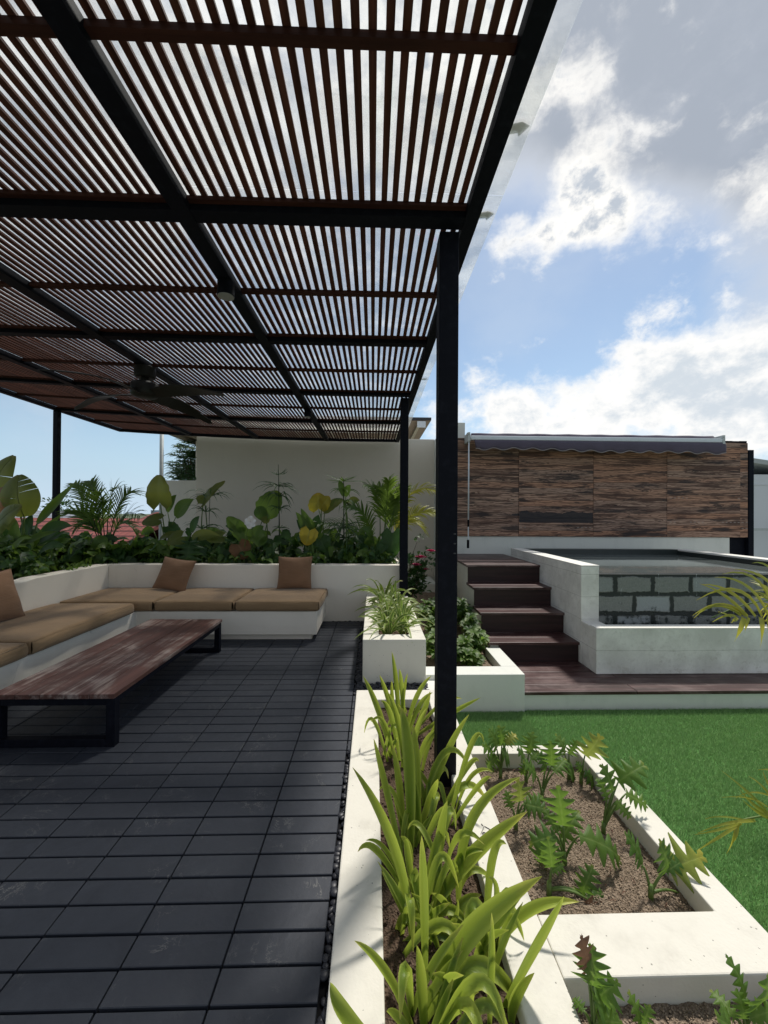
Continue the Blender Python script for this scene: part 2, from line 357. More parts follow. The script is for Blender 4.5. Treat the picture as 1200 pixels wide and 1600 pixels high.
def m_char():
    m, g, out = material('charred_boards'); p = g.pos(); x, y, z = g.sep(p); tr = g.sep(g.attr())[0]
    row = g.math('FLOOR', g.math('DIVIDE', g.math('SUBTRACT', z, 1.02), .098)); pan = g.math('FLOOR', g.math('DIVIDE', g.math('SUBTRACT', x, 1.13), 1.22))
    off = g.math('ADD', g.math('MULTIPLY', row, 5.37), g.math('MULTIPLY', pan, 2.9))
    q = g.comb(g.math('ADD', x, off), off, z)
    wv = g.noise(g.vec('MULTIPLY', q, (2.4, 1, 12)), 1., 3, .55)
    kv = g.new('ShaderNodeTexVoronoi', feature='F1'); g.set(kv.inputs['Vector'], g.vec('MULTIPLY', q, (2.6, 0, 11.5))); kv.inputs['Scale'].default_value = 1.
    kd = kv.outputs['Distance']; knear = g.math('SUBTRACT', 1., g.smooth(kd, .0, .34))
    ring = g.math('ADD', g.math('ADD', g.math('MULTIPLY', z, 240.), g.math('MULTIPLY', wv, 26.)), g.math('MULTIPLY', knear, 9.))
    rings = g.math('ADD', .5, g.math('MULTIPLY', g.math('SINE', ring), .5))
    n = g.noise(g.vec('MULTIPLY', q, (1.25, 1, 17)), 1., 5, .60, .5)
    n2 = g.noise(g.vec('MULTIPLY', q, (5, 1, 60)), 1., 4, .6, .4)
    brd = g.noise(g.comb(off, g.math('MULTIPLY', row, 9.1), 0.), 3.7, 1)
    tanc = g.mix(g.smooth(brd, .40, .60), (.44, .235, .145), (.41, .28, .21))
    tanc = g.mix(g.math('MULTIPLY', g.smooth(brd, .52, .70), .5), tanc, (.19, .088, .055))
    c = g.mix(g.math('MULTIPLY', g.smooth(rings, .35, .9), g.math('ADD', .35, g.math('MULTIPLY', n2, .7))), tanc, (.085, .038, .027))
    c = g.mix(g.math('MULTIPLY', g.smooth(g.math('SUBTRACT', .98, n), .45, .58), .82), c, (.050, .024, .018))
    c = g.mix(g.math('MULTIPLY', g.smooth(n2, .56, .70), .5), c, (.06, .032, .025))
    c = g.mix(g.math('MULTIPLY', g.math('LESS_THAN', kd, .085), .9), c, (.018, .012, .011))
    big = g.noise(g.vec('MULTIPLY', q, (1.5, 1, 9)), 1., 5, .64)
    c = g.mix(g.math('MULTIPLY', g.smooth(big, .54, .63), .85), c, (.026, .021, .022))
    # two big scorched boards with a dotted row of nail heads
    edge = g.math('ADD', g.math('MULTIPLY', g.noise(g.vec('MULTIPLY', p, (3.5, 0, 0)), 1., 4, .6), .16), g.math('MULTIPLY', g.noise(g.vec('MULTIPLY', p, (5, 1, 40)), 1., 3), .05))
    topz = g.math('ADD', g.math('ADD', 1.315, edge), g.math('MULTIPLY', g.math('LESS_THAN', x, 2.355), -.03))
    burn = g.math('MULTIPLY', g.smooth(g.math('ADD', x, edge), 2.0, 2.40), g.math('LESS_THAN', x, 3.565))
    burn = g.math('MULTIPLY', burn, g.math('MULTIPLY', g.math('LESS_THAN', z, topz), g.math('GREATER_THAN', z, g.math('ADD', 1.245, g.math('MULTIPLY', g.math('LESS_THAN', x, 2.355), .11)))))
    c = g.mix(g.math('MULTIPLY', burn, .93), c, (.020, .021, .026))
    frz = g.math('FRACT', g.math('DIVIDE', g.math('SUBTRACT', z, 1.02), .098))
    seam = g.math('MULTIPLY', g.math('LESS_THAN', frz, .045), g.math('GREATER_THAN', g.noise(g.comb(off, 0., g.math('MULTIPLY', row, 3.)), 1., 1), .40))
    c = g.mix(g.math('MULTIPLY', seam, .8), c, (.012, .009, .008))
    dots = g.math('MULTIPLY', g.math('GREATER_THAN', g.math('FRACT', g.math('MULTIPLY', x, 15.)), .5), g.math('LESS_THAN', g.math('ABSOLUTE', g.math('SUBTRACT', frz, .55)), .06))
    sel = g.math('MULTIPLY', g.math('MULTIPLY', g.math('GREATER_THAN', g.noise(g.comb(g.math('MULTIPLY', row, 7.7), pan, 0.), 3.3, 1), .62), g.math('GREATER_THAN', g.noise(g.comb(x, g.math('MULTIPLY', row, 3.1), 0.), 1.6, 1), .5)), dots)
    c = g.mix(g.math('MULTIPLY', sel, .6), c, (.36, .32, .29))
    finish(g, out, pbsdf(g, c, .62, .3, normal=g.bump(g.math('ADD', n, g.math('MULTIPLY', n2, .6)), .5, .006))); return m
CHAR = m_char()
def m_block():
    m, g, out = material('wet_stone_block'); p = g.pos(); x, y, z = g.sep(p)
    b = g.new('ShaderNodeTexBrick'); g.set(b.inputs['Vector'], g.comb(g.math('ADD', g.math('ADD', x, .085), g.math('MULTIPLY', g.math('SUBTRACT', g.noise(p, 7, 4), .5), .035)), g.math('SUBTRACT', .765, g.math('ADD', z, g.math('MULTIPLY', g.math('SUBTRACT', g.noise(g.vec('ADD', p, (4, 4, 4)), 7, 4), .5), .030))), 0.))
    b.inputs['Scale'].default_value = 1.; b.inputs['Brick Width'].default_value = .39; b.inputs['Row Height'].default_value = .195; b.inputs['Mortar Size'].default_value = .040; b.inputs['Mortar Smooth'].default_value = 1.
    b.inputs['Color1'].default_value = (0, 0, 0, 1); b.inputs['Color2'].default_value = (1, 1, 1, 1); b.offset = .5
    mort = b.outputs['Fac']; idc = g.sep(b.outputs['Color'])[0]
    n = g.noise(p, 9, 6, .7); n2 = g.noise(p, 70, 4, .7); n4 = g.noise(p, 26, 5, .7)
    m2 = g.smooth(g.math('ADD', mort, g.math('ADD', g.math('MULTIPLY', g.math('SUBTRACT', n4, .5), 1.3), g.math('MULTIPLY', g.math('SUBTRACT', g.noise(p, 4.2, 3), .5), 1.1))), .30, .66)
    c = g.mix(n2, (.10, .105, .095), (.30, .305, .29)); c = g.mix(g.math('MULTIPLY', g.smooth(idc, .6, .9), .5), c, (.40, .43, .46))
    wet = g.smooth(g.math('ADD', n, g.math('MULTIPLY', g.math('SUBTRACT', .42, z), .75)), .54, .68)
    c = g.mix(g.math('MULTIPLY', wet, .93), c, (.020, .026, .024)); c = g.mix(m2, c, (.014, .018, .016))
    crack = g.math('MULTIPLY', g.math('LESS_THAN', g.math('ABSOLUTE', g.math('SUBTRACT', g.math('FRACT', g.math('DIVIDE', g.math('ADD', x, g.math('MULTIPLY', n, .05)), .39)), .5)), .008), g.smooth(n4, .5, .6))
    c = g.mix(g.math('MULTIPLY', crack, .6), c, (.45, .48, .50))
    h = g.math('ADD', g.math('MULTIPLY', g.math('SUBTRACT', 1., m2), .8), g.math('MULTIPLY', n2, .35))
    finish(g, out, pbsdf(g, c, g.mix(wet, .55, .22), .5, normal=g.bump(h, .7, .02))); return m
BLOCK = m_block()
def m_board_concrete():
    m, g, out = material('whitewashed_board_plaster'); p = g.pos(); x, y, z = g.sep(p)
    n = g.noise(p, 3.2, 6, .65); n2 = g.noise(p, 22, 5, .65); nv = g.noise(g.vec('MULTIPLY', p, (3, 3, 14)), 1., 4)
    c = g.mix(g.smooth(n, .35, .7), (.66, .64, .595), (.86, .84, .79)); c = g.mix(g.math('MULTIPLY', g.smooth(n2, .5, .75), .35), c, (.46, .43, .37))
    fz = g.math('FRACT', g.math('DIVIDE', g.math('ADD', z, g.math('ADD', .122, g.math('MULTIPLY', nv, .02))), .225))
    seam = g.math('LESS_THAN', fz, .022); c = g.mix(g.math('MULTIPLY', seam, g.math('MULTIPLY', n2, .9)), c, (.26, .24, .20))
    wear = g.smooth(g.math('ADD', g.noise(p, 9, 6, .7), g.math('MULTIPLY', g.math('SUBTRACT', .02, z), .5)), .62, .68)
    c = g.mix(g.math('MULTIPLY', wear, .45), c, (.50, .46, .40))
    finish(g, out, pbsdf(g, c, .7, .3, normal=g.bump(g.math('ADD', n2, g.math('MULTIPLY', seam, -1.5)), .3, .008))); return m
BOARDC = m_board_concrete()
def m_water():
    m, g, out = material('pool_water'); p = g.pos()
    n = g.noise(p, 9, 3, .5); c = g.mix(g.noise(p, 2.5, 3), (.085, .10, .098), (.14, .16, .155))
    finish(g, out, pbsdf(g, c, .04, .5, normal=g.bump(n, .10, .004), IOR=1.33)); return m
WATER = m_water()
TILED = m_plain('dark_green_pool_tile', (.022, .028, .026), .3, .5, 14, .5)
def m_glass():
    m, g, out = material('clear_roof_sheet'); p = g.pos()
    tr = g.new('ShaderNodeBsdfTransparent'); g.set(tr.inputs[0], (.97, .98, .98, 1))
    gl = g.new('ShaderNodeBsdfGlossy'); gl.inputs['Roughness'].default_value = .03; g.set(gl.inputs[0], (.9, .95, .95, 1))
    df = g.new('ShaderNodeBsdfTranslucent'); g.set(df.inputs[0], (.95, .95, .94, 1))
    fr = g.new('ShaderNodeFresnel'); fr.inputs[0].default_value = 1.45
    m1 = g.new('ShaderNodeMixShader'); g.set(m1.inputs[0], g.math('MULTIPLY', fr.outputs[0], .5, clamp=True)); g.l.new(tr.outputs[0], m1.inputs[1]); g.l.new(gl.outputs[0], m1.inputs[2])
    m2 = g.new('ShaderNodeMixShader'); g.set(m2.inputs[0], g.math('ADD', .05, g.math('MULTIPLY', g.smooth(g.noise(p, 3.5, 5, .65), .45, .75), .12))); g.l.new(m1.outputs[0], m2.inputs[1]); g.l.new(df.outputs[0], m2.inputs[2])
    finish(g, out, m2); return m
GLASS = m_glass()
ALU = m_plain('pale_aluminium', (.62, .66, .70), .4, .5, 20, .08, .03); GREYM = m_plain('grey_bracket', (.45, .48, .47), .5, .4, 20, .2)
TAPE = m_plain('grey_sealant_tape', (.75, .74, .72), .8, .2, 30, .2)
LENSM = m_plain('lamp_glass', (.30, .30, .30), .4, .4, 10, .1)

# foliage
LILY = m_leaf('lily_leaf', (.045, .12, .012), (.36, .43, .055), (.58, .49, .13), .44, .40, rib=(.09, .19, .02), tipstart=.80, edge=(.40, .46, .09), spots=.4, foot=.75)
SPIDER = m_leaf('striped_leaf', (.045, .12, .014), (.16, .25, .04), (.5, .45, .16), .38, .42, edge=(.52, .52, .20), tipstart=.88)
PHILO = m_leaf('lobed_leaf', (.038, .105, .014), (.17, .28, .038), (.30, .30, .05), .42, .48, rib=(.24, .32, .09), tipstart=.9)
PHILOY = m_leaf('pale_lobed_leaf', (.10, .17, .03), (.26, .30, .055), (.50, .42, .06), .40, .38, rib=(.35, .40, .12), tipstart=.7)
SHRUB = m_leaf('shrub_leaf', (.022, .070, .012), (.15, .25, .035), (.28, .30, .06), .40, .5, rib=(.2, .28, .07))
BROWN = m_leaf('withered_leaf', (.11, .05, .03), (.22, .12, .07), (.10, .05, .04), .2, .7, rib=(.2, .12, .07))
DEEP = m_leaf('deep_green_leaf', (.014, .050, .012), (.060, .135, .026), (.08, .13, .02), .36, .42, rib=(.07, .13, .04), tipstart=.95)
BROAD = m_leaf('broad_green_leaf', (.035, .090, .014), (.15, .24, .034), (.20, .22, .03), .44, .42, rib=(.13, .19, .05), tipstart=.93, spots=.25)
OLIVE = m_leaf('olive_torn_leaf', (.075, .110, .016), (.20, .22, .038), (.18, .12, .03), .40, .42, rib=(.16, .18, .05), tipstart=.88, spots=.5)
YELLOW = m_leaf('yellowing_leaf', (.26, .24, .03), (.55, .38, .03), (.50, .30, .03), .35, .45, rib=(.4, .4, .1), tipstart=.7)
RUST = m_leaf('rusty_leaf', (.17, .075, .030), (.26, .13, .05), (.14, .07, .03), .3, .55, rib=(.3, .2, .1))
PALM = m_leaf('palm_leaf', (.038, .100, .014), (.17, .25, .036), (.30, .26, .05), .36, .40, rib=(.14, .2, .05), tipstart=.92)
PALMY = m_leaf('yellow_palm_leaf', (.17, .23, .03), (.44, .40, .055), (.42, .27, .04), .40, .42, rib=(.4, .4, .1), tipstart=.8)
STEM = m_plain('green_stem', (.10, .16, .035), .5, .35, 30, .35); STEMD = m_plain('dark_stem', (.030, .045, .018), .6, .3, 30, .35); BARK = m_plain('brown_stem', (.10, .065, .04), .8, .2, 20, .4)
PETAL = m_plain('white_petal', (.78, .76, .74), .6, .3, 30, .06); PINK = m_plain('pink_petal', (.60, .045, .17), .6, .3, 30, .4)

# ------------------------------------------------------------------ the setting
ZP, ZS, ZL, ZD = .03, -.05, -.29, -.125          # planter tops, planter soil, lawn, pool deck
def plane(name, x0, x1, y0, y1, z, mat, nx=1, ny=1, amp=0., kind='structure'):
    mb = MB()
    for j in range(ny+1):
        for i in range(nx+1): mb.vert((x0+(x1-x0)*i/nx, y0+(y1-y0)*j/ny, z+rnd(-amp, amp)))
    for j in range(ny):
        for i in range(nx): a = j*(nx+1)+i; mb.face(a, a+1, a+nx+2, a+nx+1)
    return structure(mb.build(name, mat, smooth=amp > 0), kind)
GROUND = m_plain('far_ground', (.10, .12, .075), .95, .1, .05, .4, .1)
plane('ground', -3000, 3000, -3000, 3000, -5.0, GROUND)
mb = MB(); mb.box(-5.35, 7.2, -2.5, 14, -4.99, ZL-.03); structure(mb.build('roof_slab', WHITE2))

# deck of small dark planks
mb = MB(); mb.box(-3.3, -.118, -1.2, 5.13, -.30, -.020); mb.box(-.118, .42, 3.051, 3.26, -.30, -.020); db = structure(mb.build('terrace_base', DARK))
mb = MB(); PX, PY = .3026, .1; y = 5.13-.02
cols = [-.1435-PX*k for k in range(9)]
r = 0
yy = 5.125
while yy > -.9:
    for k in range(8):
        x1 = cols[k]; x0 = cols[k+1]
        mb.box(x0+.0028, x1-.0028, yy-PY+.0042, yy-.0042, -.02, rnd(-.0012, .0008), (random.random(), 0, 0))
    if 3.06 > yy > 2.42: mb.box(cols[0]+.003, -.120, yy-PY+.0042, yy-.0042, -.02, -.0005, (random.random(), 0, 0))
    yy -= PY
structure(mb.build('terrace_deck', DECKM, bevel=.002, seg=1))

# black pebbles along the deck
def ico(sub=1):
    import bmesh
    bm = bmesh.new(); bmesh.ops.create_icosphere(bm, subdivisions=sub, radius=1.)
    v = np.array([q.co[:] for q in bm.verts]); f = [[q.index for q in p.verts] for p in bm.faces]; bm.free(); return v, f
IV, IF = ico(2); IV1, IF1 = ico(1)
def scatter(name, mat, areas, n, smin, smax, z, flat=.6, hi=True, kind='stuff'):
    bv, bf = (IV, IF) if hi else (IV1, IF1); mb = MB(); tot = sum((a[1]-a[0])*(a[3]-a[2]) for a in areas)
    for (x0, x1, y0, y1) in areas:
        for _ in range(int(n*(x1-x0)*(y1-y0)/tot)):
            s = rnd(smin, smax); sc = V((s*rnd(.8, 1.4), s*rnd(.8, 1.3), s*flat*rnd(.8, 1.2))); a = rnd(0, 6.28); ca, sa = math.cos(a), math.sin(a)
            k = len(mb.v); ox, oy, oz = rnd(x0, x1), rnd(y0, y1), z+rnd(-.3, .7)*s
            for q in bv:
                X, Yy, Z = q[0]*sc.x, q[1]*sc.y, q[2]*sc.z; mb.vert((ox+X*ca-Yy*sa, oy+X*sa+Yy*ca, oz+Z))
            for f in bf: mb.face(*[k+i for i in f])
    return structure(mb.build(name, mat, smooth=True), kind)
scatter('pebbles', PEB, [(-.138, -.085, -.2, 2.42), (-.138, -.085, 3.05, 5.12), (-.10, .44, 3.06, 3.25), (-.55, -.08, 5.085, 5.125)], 1500, .008, .017, -.012)

# lawn of artificial turf
plane('lawn', .50, 7.1, -.5, 3.42, ZL, TURFB)
def turf():
    areas = [(.56, 1.27, 2.31, 3.35, 60000), (1.27, 3.9, .95, 3.35, 30000), (3.9, 6.0, 2.2, 3.35, 12000)]
    P = []
    for x0, x1, y0, y1, dn in areas:
        n = int(dn*(x1-x0)*(y1-y0)); q = np.stack([rng.uniform(x0, x1, n), rng.uniform(y0, y1, n)], 1)
        q = q[q[:, 0]/q[:, 1] < 1.12]; P.append(q)
    P = np.concatenate(P); n = len(P)
    a = rng.uniform(0, 2*np.pi, n); hgt = rng.uniform(.012, .027, n); w = rng.uniform(.0012, .0022, n); lean = rng.uniform(.002, .022, n)
    la = rng.normal(.6, 1.1, n)
    sx, sy = np.cos(a)*w, np.sin(a)*w
    v = np.zeros((n, 3, 3), np.float32)
    v[:, 0] = np.stack([P[:, 0]-sx, P[:, 1]-sy, np.full(n, ZL)], 1); v[:, 1] = np.stack([P[:, 0]+sx, P[:, 1]+sy, np.full(n, ZL)], 1)
    v[:, 2] = np.stack([P[:, 0]+np.cos(la)*lean, P[:, 1]+np.sin(la)*lean, ZL+hgt], 1)
    me = bpy.data.meshes.new('grass'); me.vertices.add(n*3); me.vertices.foreach_set('co', v.ravel()); me.loops.add(n*3); me.polygons.add(n)
    me.loops.foreach_set('vertex_index', np.arange(n*3, dtype=np.int32)); me.polygons.foreach_set('loop_start', np.arange(0, n*3, 3, dtype=np.int32))
    try: me.polygons.foreach_set('loop_total', np.full(n, 3, np.int32))
    except Exception: pass
    me.update(calc_edges=True)
    ca = me.color_attributes.new('tint', 'FLOAT_COLOR', 'POINT'); c = np.ones((n, 3, 4), np.float32); c[:, :, 0] = rng.uniform(0, 1, n)[:, None]; c[:, 2, 1] = 1; ca.data.foreach_set('color', c.ravel())
    me.materials.append(GRASS); o = bpy.data.objects.new('grass', me); COL.objects.link(o); structure(o, 'stuff')
turf()

# planter of lilies beside the deck
def ring(mb, x0, x1, y0, y1, z0, z1, tl, tr, tf, tb):
    mb.box(x0, x0+tl, y0, y1, z0, z1); mb.box(x1-tr, x1, y0, y1, z0, z1)
    mb.box(x0+tl, x1-tr, y0, y0+tf, z0, z1); mb.box(x0+tl, x1-tr, y1-tb, y1, z0, z1)
def frame_wall(o, i, z0, z1):          # ring with one outline, no seams: outer box minus inner box
    mb = MB(); O = [(o[0], o[2]), (o[1], o[2]), (o[1], o[3]), (o[0], o[3])]; I = [(i[0], i[2]), (i[1], i[2]), (i[1], i[3]), (i[0], i[3])]
    for z in (z0, z1):
        for q in O+I: mb.vert((q[0], q[1], z))
    for k in range(4):
        j = (k+1) % 4
        mb.face(k, j, 8+j, 8+k); mb.face(4+j, 4+k, 12+k, 12+j); mb.face(8+k, 8+j, 12+j, 12+k); mb.face(4+k, 4+j, j, k)
    return mb
t = thing('planter', 'long low white planter of strap-leaved lilies along the dark deck', 'planter', (.2, 1.8, ZL))
frame_wall((-.117, .556, .45, 3.05), (.04, .41, .6, 2.89), ZL, ZP).build('planter_wall', WHITE, t, bevel=.006)
INK = m_plain('black_ink', (.012, .012, .014), .6, .2)
mb = MB()
def stroke(pts, w):
    P = [atz(730+a/17.14, 1260+b/17.14, ZP+.0016) for a, b in pts]
    mb.ribbon(P, lambda u: w, (0, 0, 1), 0., .5, 2)
stroke([(382, 462), (400, 500), (425, 520)], .0022); stroke([(452, 520), (420, 620), (385, 690), (365, 750)], .0010)
stroke([(465, 535), (505, 555), (535, 575), (570, 590), (600, 615), (635, 625)], .0020); stroke([(412, 745), (420, 705), (450, 692), (490, 712), (540, 742)], .0024); stroke([(440, 720), (480, 770), (500, 790)], .0009)
mb.build('ink_scribble', INK, t)
structure(plane('planter_soil', .035, .415, .55, 2.9, ZS+.02, SOILD, 12, 70, .008))
mb = MB(); mb.box(.43, .552, 3.052, 3.328, ZL, -.012); tag(mb.build('kerb_block', WHITE2, bevel=.004), 'small pale block filling the gap beside the black pebbles', 'block')

# raised bed with lobed plants, and the bed in front of it
t = thing('raised_bed', 'white walled raised bed of dry soil jutting into the lawn', 'planter', (.9, 1.5, ZL))
mb = MB(); mb.prism([(.5565, 1.146), (1.16, 1.146), (1.16, .2), (1.273, .2), (1.273, 2.306), (.5565, 2.306), (.5565, 2.226), (1.16, 2.226), (1.16, 1.331), (.5565, 1.331)], 'z', ZL, ZP)
mb.build('bed_wall', WHITE, t, bevel=.005)
plane('bed_soil', .55, 1.17, 1.32, 2.23, ZS, SOIL, 50, 70, .006); plane('front_bed_soil', .55, 1.17, .2, 1.15, ZS, SOIL, 40, 60, .006)
scatter('soil_granules', GRAN, [(.56, 1.16, 1.34, 2.22), (.56, 1.16, .85, 1.14)], 15000, .0012, .0032, ZS+.003, .5, False)
scatter('soil_crumbs', SOILD, [(.045, .405, .9, 2.88)], 2200, .003, .008, ZS+.018, .6, False)

# striped-leaf planter box
t = thing('planter_box', 'tall white planter box of striped spider plants against the seat wall', 'planter', (.18, 4.2, 0))
frame_wall((-.078, .438, 3.26, 5.135), (.055, .325, 3.405, 5.12), -.02, .345).build('box_wall', WHITE, t, bevel=.006)
plane('box_soil', .05, .33, 3.4, 5.12, .285, SOILD, 8, 40, .008)
# ground-level bed by the steps
t = thing('corner_bed', 'low white planter with shrubs at the foot of the wooden steps', 'planter', (.9, 3.7, ZL))
mb = MB(); mb.box(.439, 1.28, 3.33, 3.515, ZL, ZP); mb.box(1.137, 1.28, 3.515, 4.01, ZL, ZP)
mb.build('bed_wall', WHITE2, t, bevel=.005)
plane('corner_soil', .43, 1.2, 3.5, 7.3, ZS, SOIL, 30, 60, .008)
mb = MB(); mb.box(.44, 1.18, 7.30, 8.19, ZL, .10); tag(mb.build('low_ledge', WHITE2, bevel=.006), 'low white ledge at the foot of the tall wall behind the pink roses', 'ledge')

# ------------------------------------------------------------------ benches and seat walls
t = thing('seat_wall', 'cream wall around the corner seat holding the tropical planting', 'wall', (-2, 5.2, 0))
mb = MB()
poly = [(-3.32, -1.2), (-3.32, 5.14), (.437, 5.14), (.437, 5.30), (-3.48, 5.30), (-3.48, -1.2)]
k = len(poly)
# left run has a small step in its top about a metre and a half from the corner
mb.prism([(-1.2, -.01), (3.93, -.01), (5.14, -.01), (5.14, .715), (4.06, .715), (3.93, .700), (-1.2, .69)], 'x', -3.48, -3.32)
mb.prism([(-3.478, -.01), (.437, -.01), (.437, .712), (-3.478, .712)], 'y', 5.14, 5.30)
mb.box(.30, .436, 5.30, 8.18, -.01, .58)
mb.build('planter_wall', CREAM, t, bevel=.008)
mb = MB(); mb.box(-5.3, -5.14, -1.2, 8.2, -.3, .62); mb.box(-5.14, -3.6, 8.04, 8.2, -.3, .62); tag(mb.build('outer_parapet', WHITE2), 'white outer parapet behind the tropical planting', 'wall')
plane('planting_soil', -5.14, .31, 5.2, 8.1, .57, SOILD, 30, 20, .02); plane('planting_soil', -5.14, -3.4, -1.2, 5.2, .60, SOILD, 12, 30, .02)
t = thing('corner_bench', 'white built-in L-shaped bench with a recessed plinth', 'bench', (-2.6, 4.6, 0))
mb = MB(); mb.prism([(-3.318, 4.34), (-3.318, 5.138), (-.60, 5.138), (-.60, 4.34), (-2.51, 4.34), (-2.51, -1.0), (-3.318, -1.0)], 'z', .062, .312); mb.build('seat_base', CREAM, t, bevel=.006)
mb = MB(); mb.prism([(-3.318, 4.395), (-3.318, 5.137), (-.66, 5.137), (-.66, 4.395), (-2.565, 4.395), (-2.565, -1.0), (-3.318, -1.0)], 'z', -.004, .0615); mb.build('plinth', CREAM, t, bevel=.003)

def soft_box(cx, cy, z0, lx, ly, lz, r=.035, puff=.02, n=14):
    mb = MB(); hx, hy, hz = lx/2, ly/2, lz/2
    faces = [((1, 0, 0), (0, 1, 0)), ((-1, 0, 0), (0, -1, 0)), ((0, 1, 0), (-1, 0, 0)), ((0, -1, 0), (1, 0, 0)), ((0, 0, 1), (1, 0, 0)), ((0, 0, -1), (-1, 0, 0))]
    H = V((hx, hy, hz)); sd = random.random()*9
    for nrm, ua in faces:
        N_, U_ = V(nrm), V(ua); W_ = N_.cross(U_); k = len(mb.v)
        for j in range(n+1):
            for i in range(n+1):
                a = -1+2*i/n; b = -1+2*j/n; a = math.sin(a*math.pi/2); b = math.sin(b*math.pi/2)
                q = N_+U_*a+W_*b; P = V((q.x*hx, q.y*hy, q.z*hz))
                inn = V([max(-(H[c]-r), min(H[c]-r, P[c])) for c in range(3)]); d = P-inn
                if d.length > 1e-6: d = d.normalized()*r
                P = inn+d; e = (1-(P.x/hx)**4)*(1-(P.y/hy)**4)
                P.z += (puff if P.z > 0 else 0)*max(0, e)*(1+.25*math.sin(P.x*5+sd)*math.cos(P.y*4))
                if abs(nrm[2]) < .5: P += N_*(.012*(1-(P.z/hz)**2)*(1+.5*math.sin((P.x+P.y)*11+sd)))
                mb.vert((cx+P.x, cy+P.y, z0+hz+P.z))
        for j in range(n):
            for i in range(n): a = k+j*(n+1)+i; mb.face(a, a+1, a+n+2, a+n+1)
    return mb
def piping(mb0, cx, cy, z, lx, ly, r=.03):
    mb = MB(); P = []
    for (sx, sy) in ((1, 1), (-1, 1), (-1, -1), (1, -1)):
        a0 = {(1, 1): 0, (-1, 1): 90, (-1, -1): 180, (1, -1): 270}[(sx, sy)]
        for q in range(0, 91, 30): P.append((cx+sx*(lx/2-r)+r*math.cos(R(a0+q)), cy+sy*(ly/2-r)+r*math.sin(R(a0+q)), z))
    P.append(P[0]); mb.tube(P, .0042, n=5); return mb
cush = [(-2.82, 4.72, .99, .80, 'tan seat cushion in the corner of the bench'), (-1.905, 4.72, .83, .80, 'tan seat cushion between the corner one and the end one on the far bench'),
        (-1.02, 4.72, .90, .80, 'tan seat cushion at the free end of the far bench'), (-2.89, 3.62, .83, 1.26, 'long tan seat cushion on the left bench just before the corner'),
        (-2.89, 2.28, .83, 1.38, 'tan seat cushion on the left bench cut off by the picture edge')]
for i, (cx, cy, lx, ly, lb) in enumerate(cush):
    t = thing('seat_cushion', lb, 'cushion', (cx, cy, .313), 'tan bench cushions')
    soft_box(cx, cy, .3135, lx-.008, ly-.008, .112, .028, .014).build('cushion_cover', FAB, t, smooth=True)
    piping(None, cx, cy, .3135+.1, lx-.012, ly-.012).build('piping', FAB, t, smooth=True)
def pillow(c, w, h, T, rot, lb):
    t = thing('throw_pillow', lb, 'pillow', c, 'brown throw pillows'); mb = MB(); n = 16; Mx = rot
    for s in (1, -1):
        k = len(mb.v)
        for j in range(n+1):
            for i in range(n+1):
                u = math.sin((-1+2*i/n)*math.pi/2); v_ = math.sin((-1+2*j/n)*math.pi/2)
                x = u*w/2*(1-.07*(1-v_*v_)); z = v_*h/2*(1-.07*(1-u*u))
                th = T/2*((1-abs(u)**2.6)*(1-abs(v_)**2.6))**.55*(1+.10*math.sin(u*4+1)*math.sin(v_*5))
                mb.vert(V(c)+Mx @ V((x, s*th, z+h/2)))
        for j in range(n):
            for i in range(n):
                a = k+j*(n+1)+i; q = (a, a+1, a+n+2, a+n+1); mb.face(*(q if s < 0 else q[::-1]))
    o = mb.build('pillow_cover', FABP, t, smooth=True)
    mb = MB(); P = []
    for e in range(4):
        for i in range(n):
            u = math.sin((-1+2*i/n)*math.pi/2); a, b = [(u, -1), (1, u), (-u, 1), (-1, -u)][e]
            P.append(V(c)+Mx @ V((a*w/2*(1-.07*(1-b*b)), 0, b*h/2*(1-.07*(1-a*a))+h/2)))
    P.append(P[0]); mb.tube(P, .004, n=5); mb.build('seam', FABP, t, smooth=True)
def rotm(rx, ry, rz): return (Matrix.Rotation(R(rz), 3, 'Z') @ Matrix.Rotation(R(ry), 3, 'Y') @ Matrix.Rotation(R(rx), 3, 'X'))
pillow((-2.46, 4.90, .432), .44, .40, .13, rotm(-24, 6, -12), 'brown throw pillow slumped over the joint beside the bench corner')
pillow((-.97, 4.99, .436), .42, .40, .13, rotm(-14, 0, 3), 'brown throw pillow upright on the end cushion of the far bench')
pillow((-3.10, 3.43, .436), .46, .44, .14, rotm(-18, 0, 88), 'brown throw pillow on the left bench half out of the picture')

# table
t = thing('low_table', 'long low plank table with black steel loop legs', 'table', (-1.83, 3.2, 0))
x0, x1 = -2.195, -1.49
for i in range(5):
    w = (x1-x0)/5; mb = MB(); mb.box(x0+i*w+.0015, x0+(i+1)*w-.0015, 2.365, 4.03, .284, .312-(i % 2)*.001, (random.random(), 0, 0)); mb.build('plank', TABLEW, t, bevel=.003)
for yy in (2.375, 3.965):
    mb = MB(); mb.box(x0+.004, x0+.054, yy, yy+.05, 0, .2835); mb.box(x1-.054, x1-.004, yy, yy+.05, 0, .2835); mb.box(x0+.054, x1-.054, yy+.001, yy+.049, .0005, .046); mb.box(x0+.054, x1-.054, yy+.001, yy+.049, .242, .283)
    mb.build('leg', STEEL, t, bevel=.003)
mb = MB()
for xx in (x0+.006, x1-.046): mb.box(xx, xx+.04, 2.426, 3.964, .248, .2825)
mb.build('side_rail', STEEL, t, bevel=.002)

